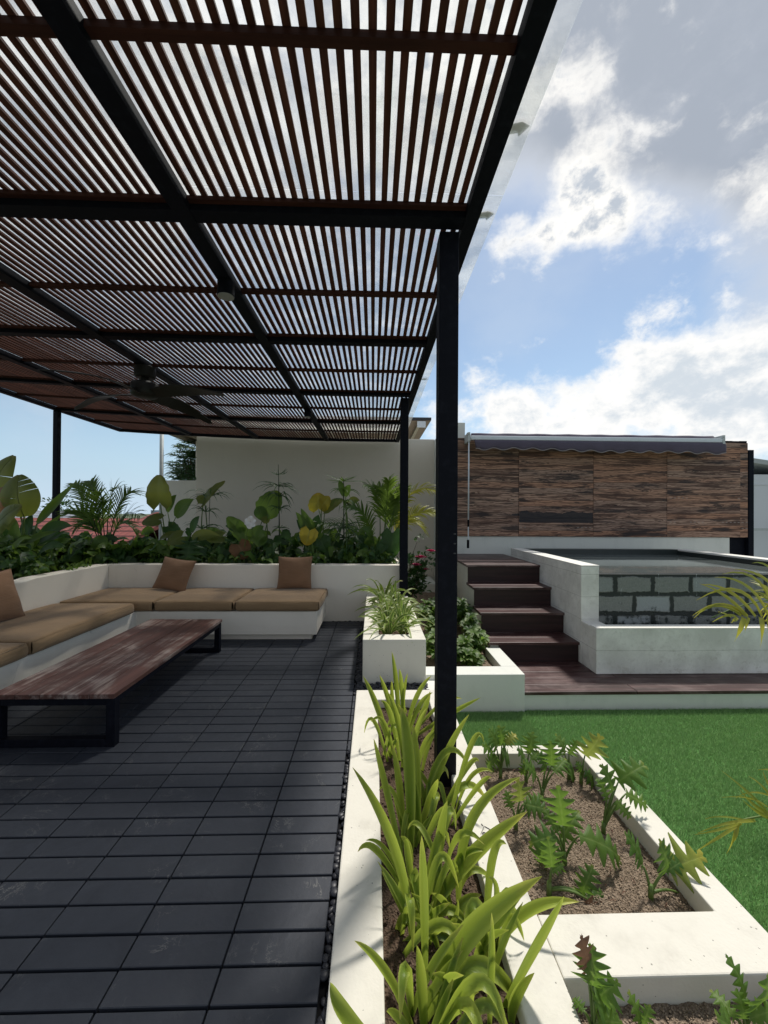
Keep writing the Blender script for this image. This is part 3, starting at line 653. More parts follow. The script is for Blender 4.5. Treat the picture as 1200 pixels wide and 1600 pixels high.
# ------------------------------------------------------------------ pergola
ZB, ZT = 2.83, 2.88
def rz(x, y): return .0058*x*x*min(1, max(0, (y-1)/4))*(1 if x < 0 else 0)
t = thing('pergola', 'black steel pergola with dark timber slats and a clear sheet roof', 'pergola', (-2.2, 3.5, 0))
LX = [(.447, .515), (-.985, -.90), (-2.385, -2.295), (-3.70, -3.61), (-5.06, -4.98)]
BY = [(-.95, -.88), (.50, .57), (1.96, 2.045), (3.42, 3.498), (4.92, 4.996), (6.44, 6.518), (8.04, 8.105)]
def warped(mb, x0, x1, y0, y1, z0, z1, c=(.5, 0, 0), nx=1, ny=1):
    k = len(mb.v)
    for i in range(nx+1):
        for j in range(ny+1):
            x = x0+(x1-x0)*i/nx; y = y0+(y1-y0)*j/ny; d = rz(x, y); mb.vert((x, y, z0+d), c); mb.vert((x, y, z1+d), c)
    I = lambda i, j, s: k+(i*(ny+1)+j)*2+s
    for i in range(nx):
        for j in range(ny):
            mb.face(I(i, j, 0), I(i, j+1, 0), I(i+1, j+1, 0), I(i+1, j, 0)); mb.face(I(i, j, 1), I(i+1, j, 1), I(i+1, j+1, 1), I(i, j+1, 1))
    for i in range(nx): mb.face(I(i, 0, 0), I(i+1, 0, 0), I(i+1, 0, 1), I(i, 0, 1)); mb.face(I(i, ny, 0), I(i, ny, 1), I(i+1, ny, 1), I(i+1, ny, 0))
    for j in range(ny): mb.face(I(0, j, 0), I(0, j, 1), I(0, j+1, 1), I(0, j+1, 0)); mb.face(I(nx, j, 0), I(nx, j+1, 0), I(nx, j+1, 1), I(nx, j, 1))
for (a, b) in LX:
    mb = MB(); warped(mb, a, b, -.95, 8.105, ZB-.003, ZT+.004, ny=24); mb.build('long_beam', STEEL, t)
for (a, b) in BY:
    mb = MB(); warped(mb, -4.98, .447, a, b, ZB, ZT, nx=20); mb.build('cross_beam', STEEL, t)
for k in range(6):
    ym = (BY[k][1]+BY[k+1][0])/2
    mb = MB(); warped(mb, -4.98, .447, ym-.018, ym+.018, ZT-.024, ZT+.001, nx=20); mb.build('batten', SLATX, t)
    mb = MB(); warped(mb, -4.98, .447, BY[k][0]-.03, BY[k][0]-.001, ZT-.018, ZT+.001, nx=20); mb.build('batten', SLATX, t)
PITCH = .0525
for k in range(4):
    xr, xl = LX[k][0], LX[k+1][1]; nn = round((xr-xl-.012)/PITCH); mb = MB(); m0 = (xr-xl-nn*PITCH)/2
    for i in range(nn):
        xc = xl+(i+.5)*(xr-xl)/nn+rnd(-.0015, .0015)
        warped(mb, xc-.0137, xc+.0137, -.94, 8.09, ZT+.0012, ZT+.0125, (random.random(), 0, 0), 1, 14)
    mb.build('slat_panel', SLAT, t)
mb = MB(); ZG = 3.02
warped(mb, -5.15, .665, -.98, 2.055, ZG, ZG+.006, ny=6, nx=6); warped(mb, -5.15, .665, 2.062, 5.1, ZG, ZG+.006, ny=6, nx=6); warped(mb, -5.15, .665, 5.107, 8.15, ZG, ZG+.006, ny=6, nx=6)
mb.build('clear_roof_sheet', GLASS, t)
for yy in (1.70, 2.20, 4.9):
    mb = MB(); P = [V((.52, yy, ZG+.009)), V((.56, yy+.01, ZG+.009)), V((.62, yy-.004, ZG+.009)), V((.645, yy+.012, ZG+.009))]; mb.ribbon(P, lambda u: .022+.012*abs(u-.35), (0, 0, 1), 0, .5, 3)
    mb.build('sealant_tape', TAPE, t)
def post(x0, x1, y0, y1, z0, z1):
    mb = MB(); mb.box(x0, x1, y0, y1, z0, z1-.004); o = mb.build('post', STEEL, t, bevel=.004)
post(.335, .435, 2.05, 2.15, -.06, ZB); post(.338, .438, 5.0, 5.1, .27, ZB); post(-5.06, -4.985, 6.45, 6.525, .55, ZB+rz(-5.02, 6.5))
DRIP = m_plain('grey_paint_drip', (.06, .06, .065), .6, .3)
for z in (1.16, 1.26, 1.21):
    mb = MB(); mb.box(.415, .427, 2.0484, 2.051, z, z+.006); mb.build('paint_drip', DRIP, t)

# ceiling fan
t = thing('ceiling_fan', 'dark four-blade ceiling fan hanging under the pergola', 'ceiling fan', (-2.34, 4.15, ZB))
o = V((-2.34, 4.15, 0)); zc = ZB+rz(-2.34, 4.15)-.004
mb = MB(); mb.lathe([(.085, zc-.115), (.098, zc-.10), (.098, zc-.001)], o); mb.build('ceiling_mount', FANM, t, bevel=.004)
mb = MB(); mb.lathe([(.035, zc-.16), (.035, zc-.114)], o); mb.build('down_rod', FANM, t)
mb = MB(); mb.lathe([(.06, zc-.315), (.115, zc-.300), (.13, zc-.27), (.13, zc-.185), (.118, zc-.165), (.04, zc-.158)], o, 28); mb.build('motor_housing', FANM, t, smooth=True)
for a in (161, 251, -19, 71):
    d = V((math.cos(R(a)), math.sin(R(a)), 0)); sd = V((-d.y, d.x, 0)); mb = MB(); n = 14
    k = 0
    for i in range(n+1):
        u = i/n; r_ = .07+.90*u; w = (.045+.05*math.sin(math.pi*min(1, u*1.15+.05)))*(1 if u < .93 else max(.25, 1-((u-.93)/.07)**2*.75))
        tw = -R(13*(1-u)+9); z = zc-.285+.028*math.sin(u*math.pi*1.1)-.075*u*u
        c_ = o+d*r_+V((0, 0, z))+sd*(.035*math.sin(u*3))
        for s, th in ((-1, 0), (1, 0), (1, .011), (-1, .011)): mb.vert(c_+sd*(s*w*math.cos(tw))+V((0, 0, s*w*math.sin(tw)+th)))
    for i in range(n):
        for j in range(4): a0 = i*4+j; b0 = i*4+(j+1) % 4; mb.face(a0, b0, b0+4, a0+4)
    mb.face(3, 2, 1, 0); mb.face(n*4, n*4+1, n*4+2, n*4+3)
    mb.build('blade', FANM, t, smooth=False, bevel=.003)
# small spotlights on the beam
for (yy, lb, rr) in ((2.56, 'round black ceiling spotlight nearer the viewer on the pergola beam', .052), (5.72, 'tiny round spotlight on the pergola beam above the far bench end', .045)):
    t = thing('ceiling_spotlight', lb, 'spotlight', (-.943, yy, ZB), 'pergola spotlights'); z0 = ZB+rz(-.94, yy)-.004
    mb = MB(); mb.lathe([(rr, z0-.09), (rr, z0)], (-.943, yy, 0)); mb.build('lamp_body', STEEL, t, bevel=.003)
    mb = MB(); mb.lathe([(rr*.96, z0-.0935), (rr*.96, z0-.0902)], (-.943, yy, 0)); mb.build('lamp_lens', LENSM, t)

# ------------------------------------------------------------------ walls behind
t = thing('tall_wall', 'tall plain cream wall behind the tropical planting', 'wall', (-1.2, 8.3, 0))
mb = MB(); mb.box(-3.58, 1.25, 8.2, 8.45, ZL, 2.915); mb.build('wall', m_plaster('warm_grey_wall', (.70, .645, .55), (.55, .49, .41), .2, .1, False), t, bevel=.006)
mb = MB(); mb.box(1.25, 1.52, 6.62, 8.44, ZL, 2.90); mb.build('return_wall', WHITE2, t, bevel=.006)
mb = MB(); mb.box(-4.42, -3.585, 8.5, 8.65, -.3, 2.05); tag(mb.build('side_wall', WHITE, bevel=.006), 'short white wall left of the tall cream wall', 'wall')
mb = MB(); mb.tube([(-4.47, 8.57, -.3), (-4.47, 8.57, 3.4)], .04, n=12); tag(mb.build('drain_pipe', GREYM, smooth=True), 'thin pale vertical pipe at the end of the short white wall', 'pipe')
# building with a deep eave behind
t = thing('rear_building', 'building behind the terrace with a dark raftered eave', 'building', (-2, 12, -5))
EAVE = m_plain('eave_board', (.22, .17, .13), .7, .3, 6, .3); RAFT = m_plain('eave_rafter', (.34, .31, .25), .7, .3, 10, .2); ROOFM = m_plain('dark_roof', (.05, .05, .055), .7, .3, 8, .4)
mb = MB(); mb.box(-5.55, 1.30, 9.0, 13.5, 3.50, 3.56); mb.build('roof', ROOFM, t)
mb = MB(); mb.box(-5.53, 1.28, 9.02, 13.4, 3.475, 3.4985); mb.build('soffit', EAVE, t)
for xx in [-5.3+.42*i for i in range(16)]:
    mb = MB(); mb.box(xx, xx+.07, 9.0, 13.3, 3.40, 3.4745); mb.build('rafter', RAFT, t)
mb = MB(); mb.box(-5.0, .6, 11.4, 13.3, -5, 3.399); mb.build('wall', CREAM, t)
mb = MB(); mb.box(.98, 1.17, 8.98, 8.998, 3.33, 3.47); mb.build('fascia_end', ALU, t)

# charred timber wall with awning
t = thing('charred_timber_wall', 'wall of scorched brown timber boards above a white base', 'wall', (3.7, 6.45, 0))
xs = [1.345, 2.345, 3.565, 4.785, 6.14]
for i in range(4):
    mb = MB(); mb.box(xs[i]+.003, xs[i+1]-.003, 6.40, 6.43, 1.022, 2.60-(.03 if i == 3 else 0)); mb.build('board_panel', CHAR, t, bevel=.002, seg=1)
mb = MB(); mb.box(1.30, 5.85, 6.42, 6.6, ZL, 1.0215); mb.build('base_wall', WHITE2, t, bevel=.005)
mb = MB()
for i in range(40):
    xx = 1.35+i*.12
    if xx < 6.1: mb.box(xx, xx+.119, 6.431, 6.50, 1.03, 2.60+rnd(-.012, .022))
mb.build('backing_boards', DARK, t)
mb = MB(); mb.box(6.15, 6.24, 6.40, 6.49, .1, 2.46); mb.build('post', STEEL, t, bevel=.003); mb = MB(); mb.box(5.90, 6.149, 6.47, 6.56, .1, 1.02); mb.build('lower_post', STEEL, t)

t = thing('awning', 'rolled-up plum grey awning with a wavy valance on the charred wall', 'awning', (3.5, 6.3, 2.5))
xa, xb = 1.52, 5.50
mb = MB(); P = [V((xa+.02+(xb-xa-.1)*i/30, 6.27, 2.595+.004*math.sin(i*1.7))) for i in range(31)]; mb.tube(P, .058, n=16); mb.build('fabric_roll', FABA, t, smooth=True)
mb = MB(); mb.box(xa-.02, xb+.02, 6.13, 6.20, 2.525, 2.590); mb.build('front_bar', ALU, t, bevel=.012)
mb = MB(); n = 160; k = len(mb.v)
for i in range(n+1):
    u = i/n; x = xa+.03+(xb-xa-.01)*u; sag = .012*math.sin(u*9)+.022*math.sin(u*4.2+1)*u; zb = 2.375+.017*math.cos(u*2*math.pi*13)+sag-.03*max(0, u-.75)*2
    for j in range(5):
        v_ = j/4; mb.vert((x+.025*v_*(-1 if u < .02 else 0)*-1, 6.128-.012*math.sin(v_*3)-.008*math.sin(u*40)*v_, 2.524*(1-v_)+zb*v_))
for i in range(n):
    for j in range(4): a = i*5+j; mb.face(a, a+1, a+6, a+5)
vo = mb.build('valance', FABA, t, smooth=True); so = vo.modifiers.new('solid', 'SOLIDIFY'); so.thickness = .003
mb = MB(); P = [V(mb_v) for mb_v in []]
P = [V(vo.data.vertices[i*5+4].co)+V((3.5, 6.3, 2.5)) for i in range(n+1)]; mb.tube(P, .006, n=5); mb.build('valance_trim', m_plain('trim_tape', (.30, .27, .27), .8, .2), t)
for x in (xa-.06, xb-.02):
    mb = MB(); mb.box(x, x+.05, 6.2, 6.398, 2.50, 2.64); mb.box(x-.01, x+.03, 6.12, 6.22, 2.60, 2.64); mb.box(x-.01, x+.03, 6.12, 6.15, 2.50, 2.60); mb.build('bracket', GREYM, t, bevel=.006)
rod = MB(); rod.tube([(1.475, 6.16, 2.50), (1.473, 6.16, 1.28)], .011, n=8); ro = rod.build('crank_rod', ALU, t, smooth=True)
mb = MB(); mb.tube([(1.473, 6.16, 1.29), (1.473, 6.16, 1.18)], .016, n=8); mb.build('joint_sleeve', DARK, ro); mb = MB(); mb.tube([(1.47, 6.16, .98), (1.47, 6.16, .85)], .019, n=8); mb.build('grip', DARK, ro)
mb = MB(); mb.tube([(1.473, 6.16, 1.18), (1.47, 6.15, .97)], .009, n=6); mb.build('crank_arm', ALU, ro)

# ------------------------------------------------------------------ steps, pool deck and pool
t = thing('pool_platform', 'dark red timber boards on a low white base in front of the pool', 'platform', (3.2, 3.7, ZL))
mb = MB(); mb.box(1.282, 7.0, 3.362, 4.1, ZL, ZD-.029); mb.build('base_wall', WHITE2, t, bevel=.004)
for i in range(5):
    mb = MB(); y0 = 3.345+i*.145; xx = 1.281
    for x1 in ([4.1, 7.0] if i % 2 else [2.25, 7.0]):
        mb.box(xx+.0015, x1-.0015, y0+.002, y0+.143, ZD-.028, ZD, (random.random(), 0, 0)); xx = x1
    mb.build('board', STAIRW, t, bevel=.003)
t = thing('steps', 'dark red wooden steps with white side wall rising to the pool', 'stairs', (1.65, 4.6, ZD))
SY = [4.02, 4.34, 4.66, 4.98]; SZ = [.08, .30, .52, .74]
poly = [(4.045, ZD-.1)]
for k in range(4):
    poly += [(SY[k]+.025, SZ[k]-.027)] if k == 0 else [(SY[k]+.025, SZ[k-1]-.027), (SY[k]+.025, SZ[k]-.027)]
poly += [(6.38, .74-.027), (6.38, ZD-.1)]
mb = MB(); mb.prism(poly, 'x', 1.195, 1.33); mb.build('side_wall', WHITE, t, bevel=.003)
for k in range(4):
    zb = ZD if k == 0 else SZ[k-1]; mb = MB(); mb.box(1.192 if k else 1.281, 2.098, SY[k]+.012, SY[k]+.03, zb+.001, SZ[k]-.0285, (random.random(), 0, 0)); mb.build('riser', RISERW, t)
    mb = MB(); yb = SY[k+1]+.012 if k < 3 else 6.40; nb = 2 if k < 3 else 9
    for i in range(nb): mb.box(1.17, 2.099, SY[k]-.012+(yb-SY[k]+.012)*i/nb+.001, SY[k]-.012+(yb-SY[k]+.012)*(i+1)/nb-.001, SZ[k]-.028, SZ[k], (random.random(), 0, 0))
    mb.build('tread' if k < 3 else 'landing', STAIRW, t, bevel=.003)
t = thing('plunge_pool', 'raised plunge pool with whitewashed walls and a wet stone block front', 'pool', (3.5, 4.8, ZD))
mb = MB(); mb.box(2.10, 2.283, 3.985, 6.05, ZD+.001, .852); mb.box(2.102, 2.283, 3.829, 3.985, ZD+.001, .30); mb.build('side_wall', BOARDC, t, bevel=.005)
mb = MB(); mb.box(2.101, 7.0, 3.71, 3.828, ZD+.001, .301); mb.build('trough_wall', BOARDC, t, bevel=.005)
CAP = m_plaster('white_coping', (.78, .76, .70), amt=.2, specks=False)
mb = MB(); mb.box(2.100, 2.285, 3.983, 6.052, .853, .862); mb.box(2.103, 7.0, 3.707, 3.83, .302, .309); mb.build('coping', CAP, t, bevel=.003)
mb = MB(); mb.box(2.284, 4.60, 3.99, 4.09, ZD, .775); mb.box(4.60, 7.0, 3.99, 4.09, ZD, .60); mb.build('block_wall', BLOCK, t, bevel=.006)
mb = MB(); mb.box(2.284, 4.6, 5.93, 6.05, ZD, .86); mb.box(4.60, 4.62, 4.09, 6.05, ZD, .84); mb.box(2.284, 2.30, 4.09, 5.93, ZD, .84); mb.box(2.3, 4.6, 4.09, 5.93, .0, .05); mb.build('tiled_lining', TILED, t)
mb = MB(); mb.box(4.621, 4.80, 3.99, 6.05, .60, .862); mb.build('side_rim', CAP, t, bevel=.004)
mb = MB(); mb.box(2.301, 4.599, 4.02, 5.929, .70, .781); structure(mb.build('pool_water', WATER))
mb = MB(); mb.box(2.284, 7.0, 3.829, 3.989, ZD+.01, .10); structure(mb.build('trough_water', WATER))

# ------------------------------------------------------------------ neighbours beyond the terrace
def house(x0, x1, y0, y1, ze, zr, wallm, roofm, lb, name='house', tiles=True, axis='x'):
    t = thing(name, lb, 'house', ((x0+x1)/2, (y0+y1)/2, -5))
    mb = MB(); mb.box(x0+.4, x1-.4, y0+.4, y1-.4, -5, ze); mb.build('wall', wallm, t)
    mb = MB()
    if axis == 'x': ym = (y0+y1)/2; mb.prism([(y0, ze), (ym, zr), (y1, ze), (y1, ze-.12), (ym, zr-.14), (y0, ze-.12)], 'x', x0, x1)
    else: xm = (x0+x1)/2; mb.prism([(x0, ze), (xm, zr), (x1, ze), (x1, ze-.12), (xm, zr-.14), (x0, ze-.12)], 'y', y0, y1)
    mb.build('roof', roofm, t)
    n = max(1, int((x1-x0)/3)); wm = m_plain('house_window', (.04, .05, .06), .2, .5)
    for i in range(n): xx = x0+.9+i*(x1-x0-1)/n; mb = MB(); mb.box(xx, xx+1.0, y0+.38, y0+.395, ze-1.7, ze-.6); mb.build('window', wm, t)
def m_tiles(name, c1, c2):
    m, g, out = material(name); p = g.pos(); x, y, z = g.sep(p); r = g.math('FRACT', g.math('MULTIPLY', z, 7.)); w = g.math('ABSOLUTE', g.math('SINE', g.math('MULTIPLY', x, 14.)))
    n = g.noise(p, 1.5, 5); c = g.mix(n, c1, c2); c = g.mix(g.math('MULTIPLY', g.math('LESS_THAN', r, .30), .8), c, tuple(q*.22 for q in c1))
    c = g.mix(g.math('MULTIPLY', g.math('SUBTRACT', 1., w), .3), c, tuple(q*.5 for q in c1))
    finish(g, out, pbsdf(g, c, .8, .2, normal=g.bump(g.math('ADD', w, r), .5, .05))); return m
RTILE = m_tiles('red_tile', (.17, .045, .040), (.30, .10, .085)); GTILE = m_tiles('grey_tile', (.22, .24, .28), (.34, .36, .40)); PWALL = m_plaster('pale_house_wall', (.66, .68, .70), amt=.2, specks=False)
house(-15.5, -7.8, 11.5, 20, .10, 1.16, PWALL, RTILE, 'house with a red tiled roof below the terrace')
house(-30, -17, 18, 29, .0, 1.25, PWALL, GTILE, 'house with a blue grey roof at the left edge')
house(-34, -27, 34, 42, .5, 1.55, PWALL, GTILE, 'distant pale house beyond the left planting')
house(-24.5, -19, 42, 50, .6, 1.5, PWALL, RTILE, 'distant low house between the palm and the big leaf')
t = thing('tower_block', 'small distant pale blue tower on the horizon', 'building', (-45, 88, -5)); mb = MB(); mb.box(-47, -44.5, 86, 90, -5, 2.0); mb.build('wall', m_plain('tower_wall', (.30, .38, .46), .8, .2, .5, .2), t); mb = MB(); mb.box(-46.9, -46.1, 85.9, 85.98, -4, 1.6); mb.build('window', LENSM, t); mb = MB(); mb.box(-45.6, -44.9, 85.9, 85.98, -4, 1.6); mb.build('window', m_plain('tower_glass', (.10, .14, .18), .3, .5), t)
t = thing('white_house', 'white house with a pale sloping roof beyond the charred wall', 'house', (12, 10.5, -5))
mb = MB(); mb.box(9.35, 15, 10, 15, -5, 2.45); mb.box(9.34, 15, 9.985, 10.0, 2.18, 2.2); mb.build('wall', PWALL, t); mb = MB(); mb.prism([(9.0, 2.83), (16, 1.9), (16, 2.0), (9.0, 2.95)], 'y', 9.93, 15.5); mb.build('roof', m_plain('fibre_roof', (.42, .44, .43), .8, .2, 3, .15), t)
mb = MB(); mb.box(9.36, 15, 9.7, 9.74, 1.02, 1.08); mb.build('window_ledge', GREYM, t)

# ------------------------------------------------------------------ plant builders
def bulge(w, p=.75, tipw=0.): return lambda u: max(tipw*w, w*(math.sin(math.pi*min(1, .06+.94*u)**p))) if u < 1 else tipw*w
def strapw(w): return lambda u: w*(.50+.50*math.sin(math.pi*min(.5, u*.9)))*(1 if u < .45 else max(0., 1-((u-.45)/.55)**2.1)**.8)+.0006
def lobed(mb, a, tip, W, nh, tint, mi=0, lobes=5, droop=.12):
    a, tip = V(a), V(tip); L = (tip-a).length; t = (tip-a)/L; nh = V(nh); sd = t.cross(nh).normalized(); n = sd.cross(t); mb.cur = mi
    N = lobes*8; P = bez(a, (a+tip)/2+n*L*droop, tip, N+1); ph = rnd(0, 6)
    for s in (1, -1):
        amp = [rnd(.8, 1.15) for _ in range(lobes+1)]; k = len(mb.v); p0 = rnd(-.12, .12)
        for i in range(N+1):
            u = i/N; q = u*lobes*.98+p0+.5; fr = q-math.floor(q); pk = max(0, 1-abs(fr-.5)*2)**.95
            env = (math.sin(math.pi*min(1, .14+u*.80)))**.8*(1-.25*u)*amp[min(lobes, max(0, int(q)))]
            w = W*.62*env*(.17+.83*pk)*(1 if u < .97 else .35)+.0008; fw = (-.16+.34*u)*w*1.1+L*.05*pk
            for j in range(5):
                x = j/4; wv = .10*w*math.sin(ph+u*14+s)*x*x
                mb.vert(P[i]+sd*(s*w*x)+t*(fw*x)+n*(w*(.20*x-.34*x*x)+wv), (tint, u, x))
        for i in range(N):
            for j in range(4): c_ = k+i*5+j; f = (c_, c_+1, c_+6, c_+5); mb.face(*(f if s > 0 else f[::-1]))
def heart(mb, a, tip, W, nh, tint, mi=0, droop=.08, back=.26):
    a, tip = V(a), V(tip); L = (tip-a).length; t = (tip-a)/L; sd = t.cross(V(nh)).normalized(); n = sd.cross(t); mb.cur = mi; N = 16
    for s in (1, -1):
        k = len(mb.v)
        for i in range(N+1):
            u = -back+(1+back)*i/N; c = a+t*(u*L)+n*(L*droop*(1-(2*max(u, 0)-1)**2)*.9)
            w = W/2*(max(0, 1-((u-.16)/(.42 if u < .16 else .86))**2))**.62*(1+.04*math.sin(u*23+tint*9)); inn = W*.30*max(0, -u/back)**.7 if u < 0 else 0
            w = max(w, inn+.002)
            for j in range(5):
                x = j/4; r_ = inn+(w-inn)*x; mb.vert(c+sd*(s*r_)+n*(.16*r_*math.sin(x*2.4)-.10*r_*x*x+.01*L*math.sin(u*20)*x), (tint, max(0, u), x))
        for i in range(N):
            for j in range(4):
                q = k+i*5+j; f = (q, q+1, q+6, q+5); mb.face(*(f if s > 0 else f[::-1]))
def torn(mb, a, tip, W, nh, tint, mi=0, cuts=6, droop=.12):
    cuts = cuts-2      # big banana-like blade split along the veins
    a, tip = V(a), V(tip); L = (tip-a).length; t = (tip-a)/L; sd = t.cross(V(nh)).normalized(); n = sd.cross(t); mb.cur = mi
    cl = bez(a, (a+tip)/2+n*L*droop, tip, 41)
    for s in (1, -1):
        cutset = set(random.sample(range(6, 38), cuts)); k0 = None
        for i in range(40):
            u0, u1 = i/40, (i+1)/40
            def w(u): return W/2*(math.sin(math.pi*min(1, max(.03, .05+.93*u)**.8)))**.7
            g0 = .0 if i not in cutset else .95; g1 = .0 if (i+1) not in cutset else .6
            k = len(mb.v)
            for (u, idx, gg) in ((u0, i, g0), (u1, i+1, g1)):
                for j in range(4):
                    x = j/3; ww = w(u); uu = gg*x/40
                    c = cl[idx]+t*(uu*L+.16*ww*x); mb.vert(c+sd*(s*ww*x)+n*(ww*(.22*x-.38*x*x)), (tint, u, x))
            for j in range(3): f = (k+j, k+j+1, k+5+j, k+4+j); mb.face(*(f if s > 0 else f[::-1]))
    mb.tube(cl[::4]+[cl[-1]], .008*L*1.5, .002, 5, (tint, .3, 0))
def blade(mb, a, m_, tip, W, nh, tint, mi=0, p=.8, fold=.2, n=12, ac=5): mb.cur = mi; mb.ribbon(bez(a, m_, tip, n), bulge(W/2, p), nh, fold, tint, ac)
def frond(mb, P, ll, cnt, tint, mi=0, smi=1, droop=.35, w=.012, nh=(0, -.3, 1), start=.18, ang=48, vee=.25):
    mb.cur = smi; mb.tube(P, .009, .002, 5); N = len(P); nh = V(nh)
    for s in (1, -1):
        for i in range(cnt):
            u = start+(1-start)*i/(cnt-1); f = u*(N-1); i0 = min(N-2, int(f)); p0 = P[i0].lerp(P[i0+1], f-i0); t = (P[i0+1]-P[i0]).normalized()
            sd = t.cross(nh).normalized(); n = sd.cross(t); l_ = ll*(.45+.75*math.sin(math.pi*min(1, .12+.80*u)))*rnd(.88, 1.1)
            a_ = R(ang+rnd(-6, 6)-18*u); d = (sd*s*math.sin(a_)+t*math.cos(a_)+n*vee).normalized()
            e = p0+d*l_+V((0, 0, -droop*l_*rnd(.7, 1.3))); m_ = p0+d*l_*.52+V((0, 0, -droop*l_*.12))
            mb.cur = mi; mb.ribbon(bez(p0, m_, e, 5), lambda v_: w*(.5+.5*math.sin(math.pi*min(1, v_+.25)))*(1-v_**4)+.0007, n+sd*s*.2, .25, max(0, min(1, tint+rnd(-.2, .2))), 3)
def whorl(mb, c, r_, cnt, tint, mi=0, up=.15, droop=.3, w=.008):
    mb.cur = mi
    for i in range(cnt):
        a = 6.283*i/cnt+rnd(-.25, .25); d = V((math.cos(a), math.sin(a), up+rnd(-.3, .35))); l_ = r_*rnd(.7, 1.12); e = V(c)+d*l_+V((0, 0, -droop*l_)); m_ = V(c)+d*l_*.55
        mb.ribbon(bez(c, m_, e, 5), lambda v_: w*(.6+.4*math.sin(math.pi*v_))*(1-v_**3)+.0006, (rnd(-.3, .3), -.6, .8), .2, max(0, min(1, tint+rnd(-.3, .3))), 3)
def sprig(mb, c, r_, cnt, ls, tint, mi=0, up=.4):
    mb.cur = mi
    for _ in range(cnt):
        d = V((rnd(-1, 1), rnd(-1, 1), rnd(-.5, 1)+up)).normalized(); p = V(c)+V((d.x*r_[0], d.y*r_[1], d.z*r_[2]))*rnd(.35, 1.); q = jit(d, .6).normalized(); l_ = ls*rnd(.6, 1.25)
        mb.ribbon([p, p+q*l_*.5+V((0, 0, .05*l_)), p+q*l_-V((0, 0, .18*l_))], lambda v_, l_=l_: l_*.27*math.sin(math.pi*min(1, .12+.86*v_)), jit((0, -.4, .9), .5), .2, max(0, min(1, tint+rnd(-.4, .4))), 3)

